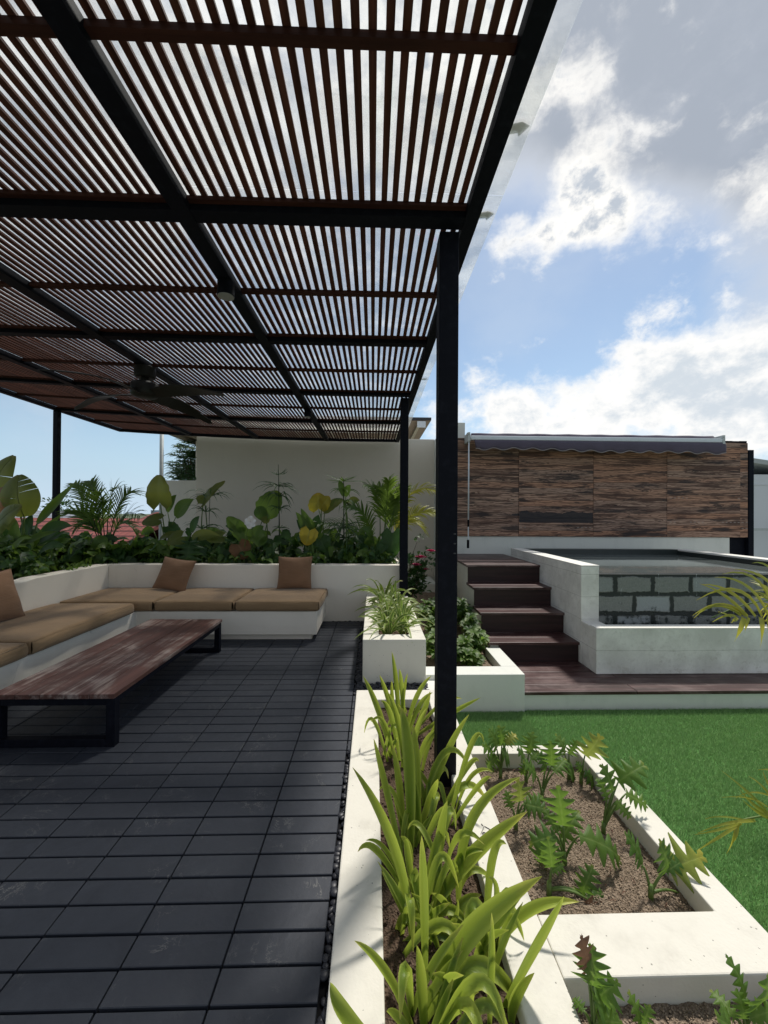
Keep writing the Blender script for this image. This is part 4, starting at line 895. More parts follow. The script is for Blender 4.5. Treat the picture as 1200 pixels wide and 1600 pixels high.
# ---- lilies of the long planter (each clump one plant)
ZSL = ZS+.02
def lily_leaf(mb, b, m_, tp, wpx, tint=.5, dy=.0):
    B = atz(b[0], b[1], ZSL); B.y = max(.95, B.y); Yb = B.y
    # keep every foot inside the soil strip
    B.x = min(.40, max(.05, B.x))
    M_ = at(m_[0], m_[1], Yb+.01+dy*.5); T_ = at(tp[0], tp[1], Yb+dy)
    nh = V((rnd(-.55, .55), -.62, .72)); mb.ribbon(bez(B, M_, T_, 14), strapw(wpx*Yb/FPX*(.40 if wpx > 22 else .37)), nh, .48, min(1, max(0, tint+rnd(-.15, .25))), 5)
CL = {
 'lily with a broad leaf arching over the right wall of the long planter': [((682, 1564), (730, 1461), (847, 1369), 38, .62), ((690, 1590), (749, 1509), (832, 1602), 30, .8), ((784, 1576), (837, 1469), (881, 1400), 27, .45), ((764, 1602), (766, 1510), (768, 1426), 18, .2), ((800, 1600), (806, 1560), (835, 1520), 20, .6), ((690, 1600), (712, 1545), (727, 1532), 22, .35), ((700, 1640), (760, 1570), (800, 1640), 22, .5), ((760, 1640), (735, 1570), (748, 1550), 14, .8)],
 'lily with an upright leaf at the near left corner of the long planter': [((662, 1610), (656, 1538), (651, 1477), 26, .8), ((645, 1610), (603, 1520), (554, 1470), 17, .7), ((565, 1660), (538, 1585), (516, 1535), 26, .55), ((668, 1590), (676, 1555), (690, 1545), 24, .8), ((640, 1600), (625, 1560), (612, 1540), 14, .3), ((665, 1536), (664, 1396), (659, 1306), 21, .35), ((650, 1630), (622, 1590), (604, 1580), 16, .5)],
 'lily with leaves bending down over the bed wall of the long planter': [((774, 1488), (826, 1423), (905, 1409), 21, .6), ((776, 1492), (846, 1478), (910, 1594), 21, .75), ((766, 1470), (793, 1418), (838, 1505), 17, .9), ((781, 1500), (797, 1435), (819, 1470), 14, .8), ((759, 1480), (768, 1345), (791, 1319), 17, .75), ((765, 1475), (775, 1400), (764, 1370), 14, .3)],
 'lily with drooping short leaves in the middle of the long planter': [((669, 1462), (645, 1366), (666, 1440), 23, .7), ((652, 1470), (632, 1434), (616, 1482), 17, .55), ((707, 1472), (665, 1460), (617, 1487), 18, .55), ((669, 1455), (699, 1421), (734, 1448), 18, .6), ((661, 1450), (687, 1341), (717, 1387), 17, .5), ((716, 1455), (722, 1415), (752, 1398), 20, .35), ((680, 1460), (705, 1440), (715, 1405), 18, .2)],
 'lily with a wide leaf slanting across to the right wall of the long planter': [((680, 1420), (740, 1337), (824, 1268), 27, .62), ((676, 1400), (689, 1311), (699, 1251), 22, .3), ((690, 1400), (712, 1309), (757, 1320), 15, .65), ((717, 1410), (738, 1280), (813, 1214), 20, .5), ((700, 1400), (718, 1340), (760, 1330), 16, .3), ((716, 1400), (735, 1360), (770, 1375), 14, .8)],
 'lily with a very long leaf leaning over the deck side of the long planter': [((644, 1465), (616, 1320), (551, 1199), 22, .55), ((634, 1400), (590, 1329), (559, 1331), 13, .6), ((636, 1400), (605, 1330), (572, 1313), 9, .3), ((632, 1360), (605, 1235), (584, 1154), 15, .5), ((645, 1440), (630, 1400), (628, 1370), 16, .2), ((650, 1420), (638, 1340), (634, 1310), 15, .25)],
 'lily with tall upright leaves left of the post in the long planter': [((642, 1330), (639, 1187), (626, 1103), 23, .42), ((654, 1310), (650, 1195), (644, 1131), 17, .75), ((654, 1300), (672, 1244), (684, 1217), 18, .8), ((630, 1310), (622, 1230), (612, 1160), 20, .22), ((655, 1320), (648, 1250), (640, 1200), 22, .15), ((660, 1330), (682, 1280), (700, 1260), 14, .3), ((640, 1320), (615, 1240), (592, 1235), 9, .4)],
 'lily with leaves crossing in front of the steel post of the long planter': [((669, 1262), (695, 1180), (733, 1116), 15, .7), ((661, 1260), (695, 1176), (733, 1198), 13, .65), ((687, 1280), (725, 1228), (760, 1250), 15, .6), ((700, 1290), (736, 1165), (756, 1160), 11, .5), ((705, 1290), (745, 1230), (768, 1215), 10, .45), ((690, 1270), (730, 1200), (748, 1190), 11, .5), ((712, 1270), (738, 1212), (770, 1206), 9, .8)],
 'lily reaching left over the far half of the long planter': [((612, 1180), (590, 1110), (567, 1056), 14, .45), ((618, 1190), (600, 1130), (580, 1128), 9, .4), ((625, 1190), (612, 1120), (595, 1095), 12, .3), ((632, 1200), (622, 1130), (605, 1080), 13, .5), ((640, 1210), (650, 1150), (668, 1105), 13, .65), ((628, 1200), (630, 1140), (622, 1100), 12, .2), ((652, 1210), (665, 1160), (690, 1140), 11, .4), ((660, 1205), (680, 1140), (707, 1122), 12, .3)],
 'lily with spear-like leaves at the far end of the long planter': [((624, 1140), (618, 1070), (612, 1018), 13, .5), ((620, 1140), (606, 1090), (593, 1055), 10, .35), ((628, 1140), (630, 1090), (637, 1052), 8, .85), ((634, 1145), (650, 1090), (674, 1056), 10, .45), ((640, 1150), (655, 1105), (676, 1082), 11, .55), ((616, 1140), (612, 1095), (612, 1063), 10, .6), ((645, 1150), (662, 1110), (672, 1080), 12, .2), ((632, 1140), (628, 1080), (624, 1045), 10, .3), ((648, 1145), (690, 1100), (722, 1092), 8, .5), ((650, 1150), (700, 1118), (751, 1090), 10, .7)],
}
for lb, leaves in CL.items():
    b0 = atz(leaves[0][0][0], leaves[0][0][1], ZSL); b0.x = min(.36, max(.08, b0.x)); b0.y = max(.98, b0.y)
    t = thing('strap_lily', lb, 'lily', (b0.x, b0.y, ZSL), 'strap-leaved lilies in the long planter'); mb = MB()
    for (b, m_, tp, w, tn) in leaves: lily_leaf(mb, b, m_, tp, w, tn, rnd(-.03, .05))
    for _ in range(4):      # short inner leaves at the crown
        a = rnd(0, 6.28); d = V((math.cos(a)*.5, math.sin(a)*.4, 1)).normalized(); l_ = rnd(.10, .24); B = V((min(.385, max(.06, b0.x+rnd(-.06, .06))), b0.y+rnd(-.08, .08), ZSL))
        e = B+d*l_+V((d.x, d.y, 0))*l_*.5; mb.ribbon(bez(B, B+d*l_*.55, e, 8), strapw(.011), (rnd(-.3, .3), -.8, .5), .3, rnd(.05, .4), 3)
    for _ in range(2):
        a = rnd(0, 6.28); d = V((math.cos(a)*(.55 if math.cos(a) < 0 else .8), math.sin(a)*.7, rnd(.8, 1.6))).normalized(); l_ = rnd(.15, .27)*(1.15 if b0.y < 1.6 else 1); B = V((min(.38, max(.07, b0.x+rnd(-.08, .08))), b0.y+rnd(-.10, .10), ZSL))
        e = B+V((d.x, d.y, 0))*l_*1.25+V((0, 0, l_*rnd(.25, .6))); mb.ribbon(bez(B, B+d*l_*.75+V((0, 0, .03)), e, 11), strapw(rnd(.010, .016)), (rnd(-.3, .3), -.6, .75), .45, rnd(.3, 1), 5)
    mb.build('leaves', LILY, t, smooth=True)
# dead leaf scraps on the soil
mb = MB()
for _ in range(60):
    p = V((rnd(.06, .39), rnd(1.0, 2.8), ZSL+.012)); a = rnd(0, 6.28); d = V((math.cos(a), math.sin(a), rnd(0, .3))); l_ = rnd(.015, .05)
    mb.ribbon([p, p+d*l_*.5+V((0, 0, .006)), p+d*l_], lambda u: .004*math.sin(.3+2.6*u), (0, 0, 1), .4, random.random(), 3)
for _ in range(50):
    p = V((rnd(.6, 1.1), rnd(1.36, 2.2), ZS+.008)); a = rnd(0, 6.28); d = V((math.cos(a), math.sin(a), rnd(0, .2))); l_ = rnd(.01, .03)
    mb.ribbon([p, p+d*l_*.5+V((0, 0, .004)), p+d*l_], lambda u: .0025*math.sin(.3+2.6*u), (0, 0, 1), .4, random.random(), 3)
structure(mb.build('leaf_litter', BROWN), 'stuff')

# ---- striped spider plants in the planter box
sp = [(.13, 3.52, 'striped spider plant at the near left corner of the planter box', .30), (.27, 3.60, 'striped spider plant at the near right corner of the planter box, leaves over the edge', .34), (.16, 3.85, 'striped spider plant in the planter box just behind the near left one', .34),
      (.29, 4.05, 'pale striped spider plant in the planter box right of the post', .36), (.13, 4.25, 'striped spider plant spilling over the deck side of the planter box', .36), (.26, 4.55, 'striped spider plant hidden behind the planter box post', .36), (.14, 4.75, 'taller dark striped plant at the back of the planter box', .46)]
for (x, y, lb, l0) in sp:
    t = thing('spider_plant', lb, 'plant', (x, y, .285), 'striped spider plants in the planter box'); mb = MB(); dark = 'taller' in lb
    for i in range(30 if not dark else 24):
        a = rnd(0, 6.28); el = R(rnd(25, 85)); d = V((math.cos(a)*math.cos(el), math.sin(a)*math.cos(el), math.sin(el))); l_ = l0*rnd(.65, 1.15); B = jit((x, y, .287), .02); B.z = .287
        e = B+d*l_+V((0, 0, -l_*(.55-.35*el/1.5)))+V((d.x, d.y, 0))*l_*.25; mb.ribbon(bez(B, B+d*l_*.58, e, 9), strapw(rnd(.008, .014)), (rnd(-.2, .2), -.6, .8), .3, rnd(.0, .3) if dark else rnd(.3, 1), 3)
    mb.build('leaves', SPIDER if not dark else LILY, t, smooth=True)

# ---- lobed plants in the raised bed. leaf: (attach px, tip px, width factor, tint, material, dY)
def lobed_plant(lb, base, leaves, zs=ZS, grp='lobed-leaf plants in the raised bed'):
    B = atz(base[0], base[1], zs); t = thing('lobed_leaf_plant', lb, 'plant', (B.x, B.y, zs), grp); mb = MB()
    mb.cur = 3; mb.tube([B-V((0, 0, .01)), B+V((0, 0, .05))], .011, .008, 7)
    for (a, tp, wf, tn, mi, dy) in leaves:
        A = at(a[0], a[1], B.y+dy); T = at(tp[0], tp[1], B.y+dy+rnd(-.04, .06)); L = (T-A).length
        mb.cur = 3; mid = (B+A)/2+V((0, 0, .025)); mb.tube(bez(B+V((0, 0, .02)), mid, A, 7), .0058, .0032, 6)
        lobed(mb, A, T, L*wf*1.05, (rnd(-.35, .35), -.6, .78), tn, mi, random.choice((4, 5, 5)), rnd(.05, .16))
        if mi == 2 or (tn > 1): pass
    mb.build('foliage', [PHILO, PHILOY, BROWN, STEM], t, smooth=True)
lobed_plant('lobed plant with one pale leaf lying on the outer bed wall', (1017, 1404), [((1044, 1358), (1098, 1338), 1.15, .75, 1, .02), ((1066, 1398), (1106, 1438), .85, .35, 0, .02), ((1004, 1352), (976, 1302), .75, .30, 0, .03), ((1043, 1358), (1030, 1318), .8, .4, 0, 0), ((1040, 1362), (1066, 1345), .7, .15, 0, 0)])
lobed_plant('upright lobed plant against the outer bed wall midway', (943, 1302), [((966, 1222), (1006, 1196), .95, .25, 0, .02), ((958, 1236), (940, 1195), .9, .35, 0, 0), ((978, 1240), (1012, 1262), .9, .45, 0, .02), ((948, 1250), (932, 1215), .7, .5, 0, 0), ((962, 1252), (985, 1278), .8, .6, 0, -.02)])
lobed_plant('largest lobed plant in the centre of the bed', (882, 1352), [((880, 1290), (872, 1228), .75, .55, 0, 0), ((868, 1305), (828, 1318), .95, .15, 0, -.02), ((905, 1306), (968, 1344), .62, .5, 0, -.03), ((878, 1310), (905, 1268), .8, .3, 0, .03), ((862, 1320), (846, 1352), .9, .12, 0, -.03), ((872, 1300), (850, 1262), .7, .4, 0, .02)])
lobed_plant('thick-stemmed lobed plant with a browned drooping leaf near the front bed wall', (858, 1399), [((862, 1355), (856, 1308), .85, .55, 0, 0), ((908, 1396), (926, 1352), .85, .18, 0, .0), ((915, 1402), (946, 1398), .8, .4, 0, -.01), ((918, 1405), (942, 1448), .55, .8, 2, -.03), ((862, 1362), (880, 1350), .8, .6, 0, 0)])
lobed_plant('lobed plant with slim dark leaves left of centre in the bed', (847, 1248), [((862, 1196), (860, 1158), .85, .25, 0, 0), ((852, 1205), (840, 1176), .95, .15, 0, .03), ((866, 1206), (884, 1186), .9, .4, 0, 0), ((838, 1212), (818, 1190), .9, .3, 0, 0)])
lobed_plant('tall-stalked lobed plant by the far bed wall', (889, 1218), [((882, 1178), (868, 1148), .95, .35, 0, .02), ((889, 1178), (903, 1158), .9, .25, 0, .04), ((886, 1200), (896, 1214), .9, .3, 0, -.02)])
lobed_plant('lobed plant with a yellow-green top leaf in the far outer bed corner', (908, 1226), [((914, 1180), (938, 1150), 1.05, .8, 1, .02), ((914, 1205), (928, 1234), .8, .1, 0, -.02), ((908, 1205), (900, 1190), .9, .4, 0, 0)])
lobed_plant('lobed plant with a yellowing leaf half hidden behind the lilies', (806, 1296), [((818, 1256), (856, 1266), 1.0, .25, 0, 0), ((812, 1252), (808, 1216), .9, .65, 1, 0), ((800, 1262), (790, 1236), .9, .4, 0, .02), ((824, 1262), (848, 1244), .8, .7, 0, .02)])
lobed_plant('bushy lobed plant with a bright yellow leaf in the far inner bed corner', (782, 1216), [((790, 1162), (806, 1148), 1.1, 1., 1, .03), ((776, 1170), (764, 1140), 1., .35, 0, .03), ((770, 1178), (754, 1165), 1., .3, 0, 0), ((784, 1172), (796, 1188), 1., .2, 0, 0), ((784, 1165), (780, 1134), 1., .3, 0, .05), ((776, 1182), (762, 1200), .9, .4, 0, -.02)])
lobed_plant('small lobed plant between the two far corners of the bed', (822, 1222), [((826, 1178), (832, 1144), 1., .45, 0, .03), ((820, 1186), (808, 1170), 1., .3, 0, 0), ((830, 1186), (842, 1174), 1., .4, 0, 0), ((824, 1192), (814, 1210), .9, .5, 0, -.02)])
lobed_plant('lobed plant with a red withered tip in the front bed', (930, 1640), [((918, 1520), (908, 1462), .55, .9, 2, .01), ((926, 1540), (924, 1476), .95, .3, 0, 0), ((932, 1560), (966, 1535), .9, .25, 0, 0), ((928, 1565), (960, 1570), .9, .4, 0, -.02), ((935, 1595), (972, 1598), .9, .7, 0, -.03), ((912, 1580), (896, 1560), .8, .3, 0, 0)], grp='lobed-leaf plants in the front bed')
lobed_plant('short two-leaf sprout in the front bed', (1003, 1640), [((1000, 1600), (982, 1550), .75, .75, 0, 0), ((1004, 1602), (1015, 1570), .85, .6, 0, 0)], grp='lobed-leaf plants in the front bed')
lobed_plant('broad lobed plant at the bottom right corner in the front bed', (1165, 1640), [((1164, 1560), (1134, 1492), .72, .35, 0, .01), ((1150, 1592), (1110, 1548), .85, .75, 0, -.01), ((1172, 1572), (1200, 1520), .95, .5, 0, 0), ((1162, 1592), (1150, 1545), .85, .6, 0, -.02), ((1172, 1592), (1212, 1576), .95, .65, 0, -.01), ((1140, 1610), (1120, 1590), .9, .6, 0, -.02)], grp='lobed-leaf plants in the front bed')

# ---- shrubs in the corner bed by the steps
for (px, py, lb, hh, rr, tn) in ((708, 955, 'dark green shrub in front of the low ledge in the corner bed', .5, .24, .15), (680, 1035, 'yellow green plant beside the planter box in the corner bed', .26, .15, .8), (672, 985, 'light green shrub hugging the planter box side', .34, .16, .5), (728, 985, 'mid green shrub in the middle of the corner bed', .36, .18, .4), (745, 1012, 'leafy green shrub against the white stair side', .34, .17, .30), (768, 1022, 'bright green shrub at the inner edge of the corner bed', .24, .13, .75), (722, 1030, 'low pale shrub behind the steel post in the corner bed', .20, .14, .65), (690, 1010, 'green shrub left of the steel post in the corner bed', .30, .15, .55), (735, 1040, 'small rosette plant near the front of the corner bed', .12, .08, .6), (692, 975, 'dark shrub at the back of the corner bed', .38, .16, .1), (742, 990, 'dark upright shrub behind the corner bed ones', .42, .13, .15)):
    B = atz(px, py, ZS); t = thing('leafy_shrub', lb, 'shrub', tuple(B), 'shrubs in the corner bed'); mb = MB()
    for _ in range(11):
        e = B+V((rnd(-rr, rr)*.8, rnd(-rr, rr)*.8, hh*rnd(.5, .9))); e.x = min(e.x, 1.07 if e.y < 4.0 else 1.06); e.x = max(e.x, .47); mb.cur = 1; mb.tube(bez(B, (B+e)/2+V((0, 0, .03)), e, 5), .004, .002, 5)
        for _ in range(2): 
            mb.cur = 0; c = e+V((rnd(-.03, .03), rnd(-.03, .03), rnd(-.12, .02)))
            for i in range(9):
                a = rnd(0, 6.28); d = V((math.cos(a), math.sin(a), rnd(-.1, .8))).normalized(); l_ = rnd(.06, .125)
                mb.ribbon(bez(c, c+d*l_*.55+V((0, 0, .008)), c+d*l_-V((0, 0, .015)), 5), lambda v_, l_=l_: l_*.22*math.sin(math.pi*min(1, .1+.88*v_)), (rnd(-.3, .3), -.4, .9), .25, max(0, min(1, tn+rnd(-.3, .3))), 3)
    mb.build('foliage', [SHRUB, STEM], t, smooth=True)
# pink rose bush
B = V((.52, 5.6, ZS)); t = thing('rose_bush', 'slender rose bush with pink blooms beside the planter box', 'rose', tuple(B)); mb = MB(); fl = MB()
for (tx, ty) in ((652, 846), (645, 870), (660, 872), (672, 862), (655, 888), (648, 905), (666, 898), (640, 890)):
    e = at(tx, ty, 5.6+rnd(-.1, .1)); mb.cur = 1; mb.tube(bez(B, (B+e)/2+V((-.05, 0, .1)), e, 6), .007, .003, 5)
    for q in range(13):
        c = B.lerp(e, rnd(.35, 1.05))+V((rnd(-.09, .09), rnd(-.06, .06), rnd(-.05, .08))); mb.cur = 0; sprig(mb, c, (.05, .05, .05), 7, .065, .45, 0)
mb.build('foliage', [DEEP, BARK], t, smooth=True)
for (px, py, r_) in ((657, 872, .085), (650, 884, .078), (673, 862, .072), (664, 890, .05)):
    c = at(px, py, 5.5); mb = MB()
    for i in range(26):
        a = i*2.4; el = .2+1.2*(i/26); d = V((math.cos(a)*math.cos(el), math.sin(a)*math.cos(el), math.sin(el)*.8)); rr = r_*(.5+.5*(1-i/26)); s_ = V((-math.sin(a), math.cos(a), 0))
        mb.ribbon([c, c+d*rr*.6, c+d*rr+V((0, 0, -.004))], lambda v_, rr=rr: rr*.45*(.3+v_)*(1.1-v_*.5), V((0, 0, 1))+d*-.8, .3, random.random(), 3)
    mb.build('bloom', PINK, t, smooth=True)

# ------------------------------------------------------------------ tropical planting
GZ = .60
def foot(px, Y): q = at(px, 800, Y); return V((q.x, Y, GZ))
def plant(name, lb, cat, base, grp='tropical plants behind the corner bench'): return thing(name, lb, cat, tuple(base), grp), MB()
MATS = [BROAD, DEEP, OLIVE, YELLOW, RUST, STEM, STEMD, PALM, PALMY]
I_BROAD, I_DEEP, I_OLIVE, I_YEL, I_RUST, I_STEM, I_STEMD, I_PALM, I_PALMY = range(9)
def stalk(mb, B, A, r0=.011, r1=.006, mi=I_STEM, bow=.05): mb.cur = mi; mb.tube(bez(B, (B+A)/2+V((rnd(-bow, bow), 0, bow)), A, 8), r0, r1, 6)
FC = (0, -.85, .45)
# banana-like plant at the left
Y = 4.75; B = foot(30, Y); t, mb = plant('banana_plant', 'broad torn-leaved banana plant at the left edge', 'plant', B)
for kind, a, m_, tp, w, mi, tn, dy in (('t', (-14, 795), None, (22, 712), 50, I_OLIVE, .5, .1), ('t', (38, 808), None, (30, 742), 56, I_OLIVE, .35, -.1), ('b', (58, 818), (84, 790), (121, 750), 19, I_BROAD, .45, .15), ('b', (62, 846), (86, 826), (113, 822), 27, I_DEEP, .55, 0), ('b', (60, 838), (78, 822), (98, 802), 15, I_BROAD, .6, .1),
                                      ('t', (-5, 800), None, (16, 764), 44, I_RUST, .3, 0), ('b', (24, 852), (24, 835), (26, 812), 22, I_BROAD, .7, 0), ('b', (40, 850), (60, 838), (92, 830), 12, I_BROAD, .8, -.1), ('b', (-8, 850), (12, 858), (28, 888), 12, I_BROAD, .5, -.3), ('b', (20, 858), (12, 840), (5, 822), 26, I_DEEP, .5, .1), ('b', (10, 868), (25, 852), (30, 838), 26, I_DEEP, .3, 0), ('b', (38, 842), (44, 820), (50, 802), 20, I_DEEP, .6, .1), ('t', (20, 842), None, (-12, 800), 40, I_OLIVE, .3, .2), ('b', (45, 850), (70, 845), (105, 828), 22, I_DEEP, .5, .2), ('t', (-6, 830), None, (34, 790), 34, I_OLIVE, .6, -.2), ('b', (30, 862), (50, 850), (66, 828), 24, I_BROAD, .35, -.1), ('b', (-5, 872), (4, 850), (14, 835), 26, I_BROAD, .6, -.2), ('b', (50, 870), (75, 856), (100, 850), 26, I_DEEP, .4, .1), ('t', (30, 800), None, (62, 770), 30, I_OLIVE, .7, .1), ('b', (0, 880), (16, 872), (34, 874), 22, I_DEEP, .5, -.3), ('b', (75, 868), (92, 850), (112, 842), 22, I_BROAD, .3, .2)):
    A = at(a[0], a[1], Y+dy); T = at(tp[0], tp[1], Y+dy+rnd(-.1, .1)); stalk(mb, B+V((rnd(-.1, .1), rnd(-.1, .1), 0)), A, .018, .009)
    if kind == 't': torn(mb, A, T, w*Y/FPX, FC, tn, mi, 5)
    else: blade(mb, A, at(m_[0], m_[1], Y+dy), T, w*Y/FPX, FC, tn, mi)
mb.build('foliage', MATS, t, smooth=True)
# feathery palm
Y = 5.9; B = foot(168, Y); t, mb = plant('feather_palm', 'small feathery palm in front of the red tiled roof', 'palm', B)
for (mx, my, tx, ty) in ((140, 795, 118, 757), (150, 788, 142, 752), (172, 782, 192, 766), (185, 790, 216, 773), (140, 815, 112, 800), (188, 812, 218, 806), (160, 800, 158, 770), (150, 822, 118, 826), (184, 822, 212, 832)):
    frond(mb, bez(B, at(mx, my, Y+rnd(-.2, .2)), at(tx, ty, Y+rnd(-.3, .3)), 12), .26, 22, .25, I_PALM, I_STEMD, .25, .009, (rnd(-.2, .2), -.7, .7), .35)
mb.build('foliage', MATS, t, smooth=True)
def leafset(name, lb, cat, px, Y, items, extra=None):
    B = foot(px, Y); t, mb = plant(name, lb, cat, B)
    for it in items:
        kind, a, tp, w, mi, tn = it[:6]; dy = it[6] if len(it) > 6 else 0; A = at(a[0], a[1], Y+dy); T = at(tp[0], tp[1], Y+dy+rnd(-.06, .06))
        stalk(mb, B+V((rnd(-.05, .05), rnd(-.05, .05), 0)), A, .012, .006, I_STEMD if mi == I_DEEP else I_STEM)
        if kind == 'h': heart(mb, A, T, w*Y/FPX, jit(FC, .25), tn, mi)
        elif kind == 'l': lobed(mb, A, T, w*Y/FPX, jit(FC, .2), tn, mi, 5)
        else: blade(mb, A, (A+T)/2+V((0, -.02, .03)), T, w*Y/FPX, jit(FC, .25), tn, mi)
    if extra: extra(mb, B, Y)
    mb.build('foliage', MATS, t, smooth=True); return t
leafset('elephant_ear', 'elephant ear plant with one great upright olive leaf', 'plant', 262, 5.75, [('h', (250, 788), (248, 742), 44, I_OLIVE, .75), ('b', (275, 808), (303, 780), 24, I_BROAD, .5), ('h', (250, 812), (222, 816), 26, I_OLIVE, .2, -.1), ('b', (262, 800), (276, 773), 16, I_BROAD, .3, .1), ('h', (262, 822), (282, 838), 22, I_DEEP, .6), ('b', (240, 830), (220, 836), 14, I_BROAD, .3), ('b', (250, 842), (285, 836), 14, I_OLIVE, .5, -.1)])
leafset('split_leaf_plant', 'dark split-leaf plant drooping onto the slumped pillow', 'plant', 300, 5.45, [('l', (298, 846), (292, 886), 46, I_DEEP, .5, -.12), ('h', (285, 838), (262, 850), 28, I_OLIVE, .3), ('b', (300, 840), (345, 838), 18, I_OLIVE, .4, -.05), ('h', (310, 850), (330, 868), 26, I_DEEP, .4), ('b', (300, 832), (312, 806), 14, I_DEEP, .6)])
def ex1(mb, B, Y):
    for (x, y, r_, c_) in ((328, 776, 40, 16), (322, 800, 34, 10), (316, 826, 34, 14)):
        p = at(x, y, Y); stalk(mb, B, p, .007, .004, I_STEMD, .02); whorl(mb, p, r_*Y/FPX, c_, .25, I_DEEP, .25, .4, .009)
leafset('umbrella_sedge', 'spiky umbrella sedge with a striped green leaf before the wall edge', 'plant', 325, 5.8, [('h', (318, 784), (352, 752), 24, I_OLIVE, .6), ('b', (320, 786), (306, 780), 14, I_OLIVE, .4)], ex1)
def ex2(mb, B, Y):
    c = at(392, 815, Y-.2); stalk(mb, B, c, .007, .004)
def flower():
    t = leafset('white_flower_plant', 'leafy plant carrying one white bloom', 'plant', 385, 5.5, [('h', (385, 838), (355, 808), 26, I_BROAD, .75), ('h', (372, 850), (384, 873), 32, I_RUST, .5, -.1), ('b', (398, 840), (412, 822), 18, I_BROAD, .4), ('h', (402, 845), (418, 842), 22, I_BROAD, .5), ('b', (375, 830), (352, 822), 14, I_DEEP, .4), ('h', (348, 838), (322, 842), 20, I_OLIVE, .3), ('h', (352, 856), (342, 876), 26, I_DEEP, .6), ('b', (380, 835), (372, 812), 14, I_BROAD, .2)], ex2)
    c = at(391, 816, 5.28); mb = MB()
    for i in range(14):
        a = i*2.4; d = V((math.cos(a), -.35, math.sin(a))).normalized(); rr = .09*(.6+.4*(i % 3)/2)
        mb.ribbon(bez(c, c+d*rr*.6+V((0, -.02, 0)), c+d*rr, 5), lambda v_, rr=rr: rr*.42*math.sin(math.pi*min(1, .15+.75*v_)), V((0, -1, .2)), .2, .5, 5, .15)
    mb.build('bloom', PETAL, t, smooth=True)
flower()
leafset('elephant_ear', 'elephant ear plant with one veined leaf left of the tall umbrella plant', 'plant', 412, 5.9, [('h', (414, 800), (436, 768), 40, I_BROAD, .55), ('b', (410, 812), (404, 790), 20, I_BROAD, .4), ('h', (420, 806), (406, 806), 26, I_OLIVE, .5), ('h', (438, 835), (450, 850), 28, I_DEEP, .3, -.2)])
def ex3(mb, B, Y):
    top = at(435, 726, Y); stalk(mb, B, top, .012, .005, I_STEMD, .0)
    for (x, y, r_, c_, dr) in ((435, 742, 16, 10, -.2), (435, 760, 36, 22, .3), (437, 776, 26, 12, .7), (437, 795, 24, 10, .4), (438, 825, 16, 8, .2)): whorl(mb, at(x, y, Y), r_*Y/FPX, c_, .3, I_DEEP, .2, dr, .010)
leafset('umbrella_plant', 'tall thin umbrella plant spiring above the other planting', 'plant', 438, 5.7, [], ex3)
leafset('arrowhead_plant', 'plant with stiff upright green leaves and a hanging yellow leaf', 'plant', 490, 5.55, [('b', (486, 838), (462, 800), 14, I_BROAD, .7), ('b', (487, 836), (470, 794), 13, I_BROAD, .5), ('b', (490, 838), (498, 804), 18, I_DEEP, .8), ('b', (488, 838), (480, 806), 16, I_BROAD, .6), ('b', (484, 840), (463, 812), 14, I_DEEP, .5), ('h', (484, 828), (478, 852), 28, I_YEL, .8, -.12), ('h', (500, 842), (510, 862), 30, I_DEEP, .5), ('b', (494, 840), (505, 815), 12, I_BROAD, .3)])
leafset('elephant_ear', 'elephant ear with a half yellow leaf held level', 'plant', 503, 5.9, [('h', (498, 796), (497, 770), 32, I_YEL, .15), ('h', (508, 796), (536, 780), 22, I_OLIVE, .7), ('h', (502, 792), (515, 776), 22, I_YEL, .3), ('b', (545, 788), (562, 782), 14, I_OLIVE, .6, .1)])
def ex4(mb, B, Y):
    top = at(537, 748, Y); stalk(mb, B, top, .012, .006, I_STEMD, .0)
    for (x, y, r_, c_, dr) in ((536, 752, 28, 16, .0), (537, 768, 26, 12, .4), (538, 784, 26, 14, .7), (535, 826, 34, 22, .4), (542, 842, 34, 20, .5)): whorl(mb, at(x, y, Y), r_*Y/FPX, c_, .35, I_DEEP if y > 800 else I_BROAD, .2, dr, .011)
leafset('umbrella_plant', 'umbrella plant with a drooping tuft left of the areca palm', 'plant', 538, 5.6, [('b', (536, 775), (530, 750), 10, I_BROAD, .7), ('b', (540, 776), (548, 758), 12, I_BROAD, .8)], ex4)
# areca palm
Y = 5.85; B = foot(592, Y); t, mb = plant('areca_palm', 'areca palm with yellow outer fronds behind the steel post', 'palm', B)
for (mx, my, tx, ty, tn, mi) in ((604, 790, 608, 748, .7, I_PALM), (592, 790, 572, 758, .4, I_PALM), (618, 790, 632, 766, .8, I_PALM), (575, 815, 545, 790, .2, I_PALM), (565, 830, 500, 818, .1, I_PALM), (630, 785, 679, 766, .8, I_PALMY), (630, 815, 680, 802, .6, I_PALMY), (602, 800, 592, 762, .55, I_PALM), (575, 840, 562, 870, .1, I_PALM), (625, 820, 660, 824, .6, I_PALMY), (612, 810, 618, 780, .6, I_PALM)):
    frond(mb, bez(B+V((rnd(-.08, .08), 0, 0)), at(mx, my, Y+rnd(-.15, .15)), at(tx, ty, Y+rnd(-.3, .2)), 12), .24, 22, tn, mi, I_STEM, .3, .011, (rnd(-.2, .2), -.65, .75), .38)
mb.build('foliage', MATS, t, smooth=True)
leafset('elephant_ear', 'dark elephant ear leaf hanging by the steel post under the areca palm', 'plant', 612, 5.5, [('h', (613, 832), (612, 872), 34, I_DEEP, .7), ('h', (600, 850), (588, 866), 18, I_DEEP, .6), ('b', (606, 855), (598, 836), 10, I_DEEP, .5)])
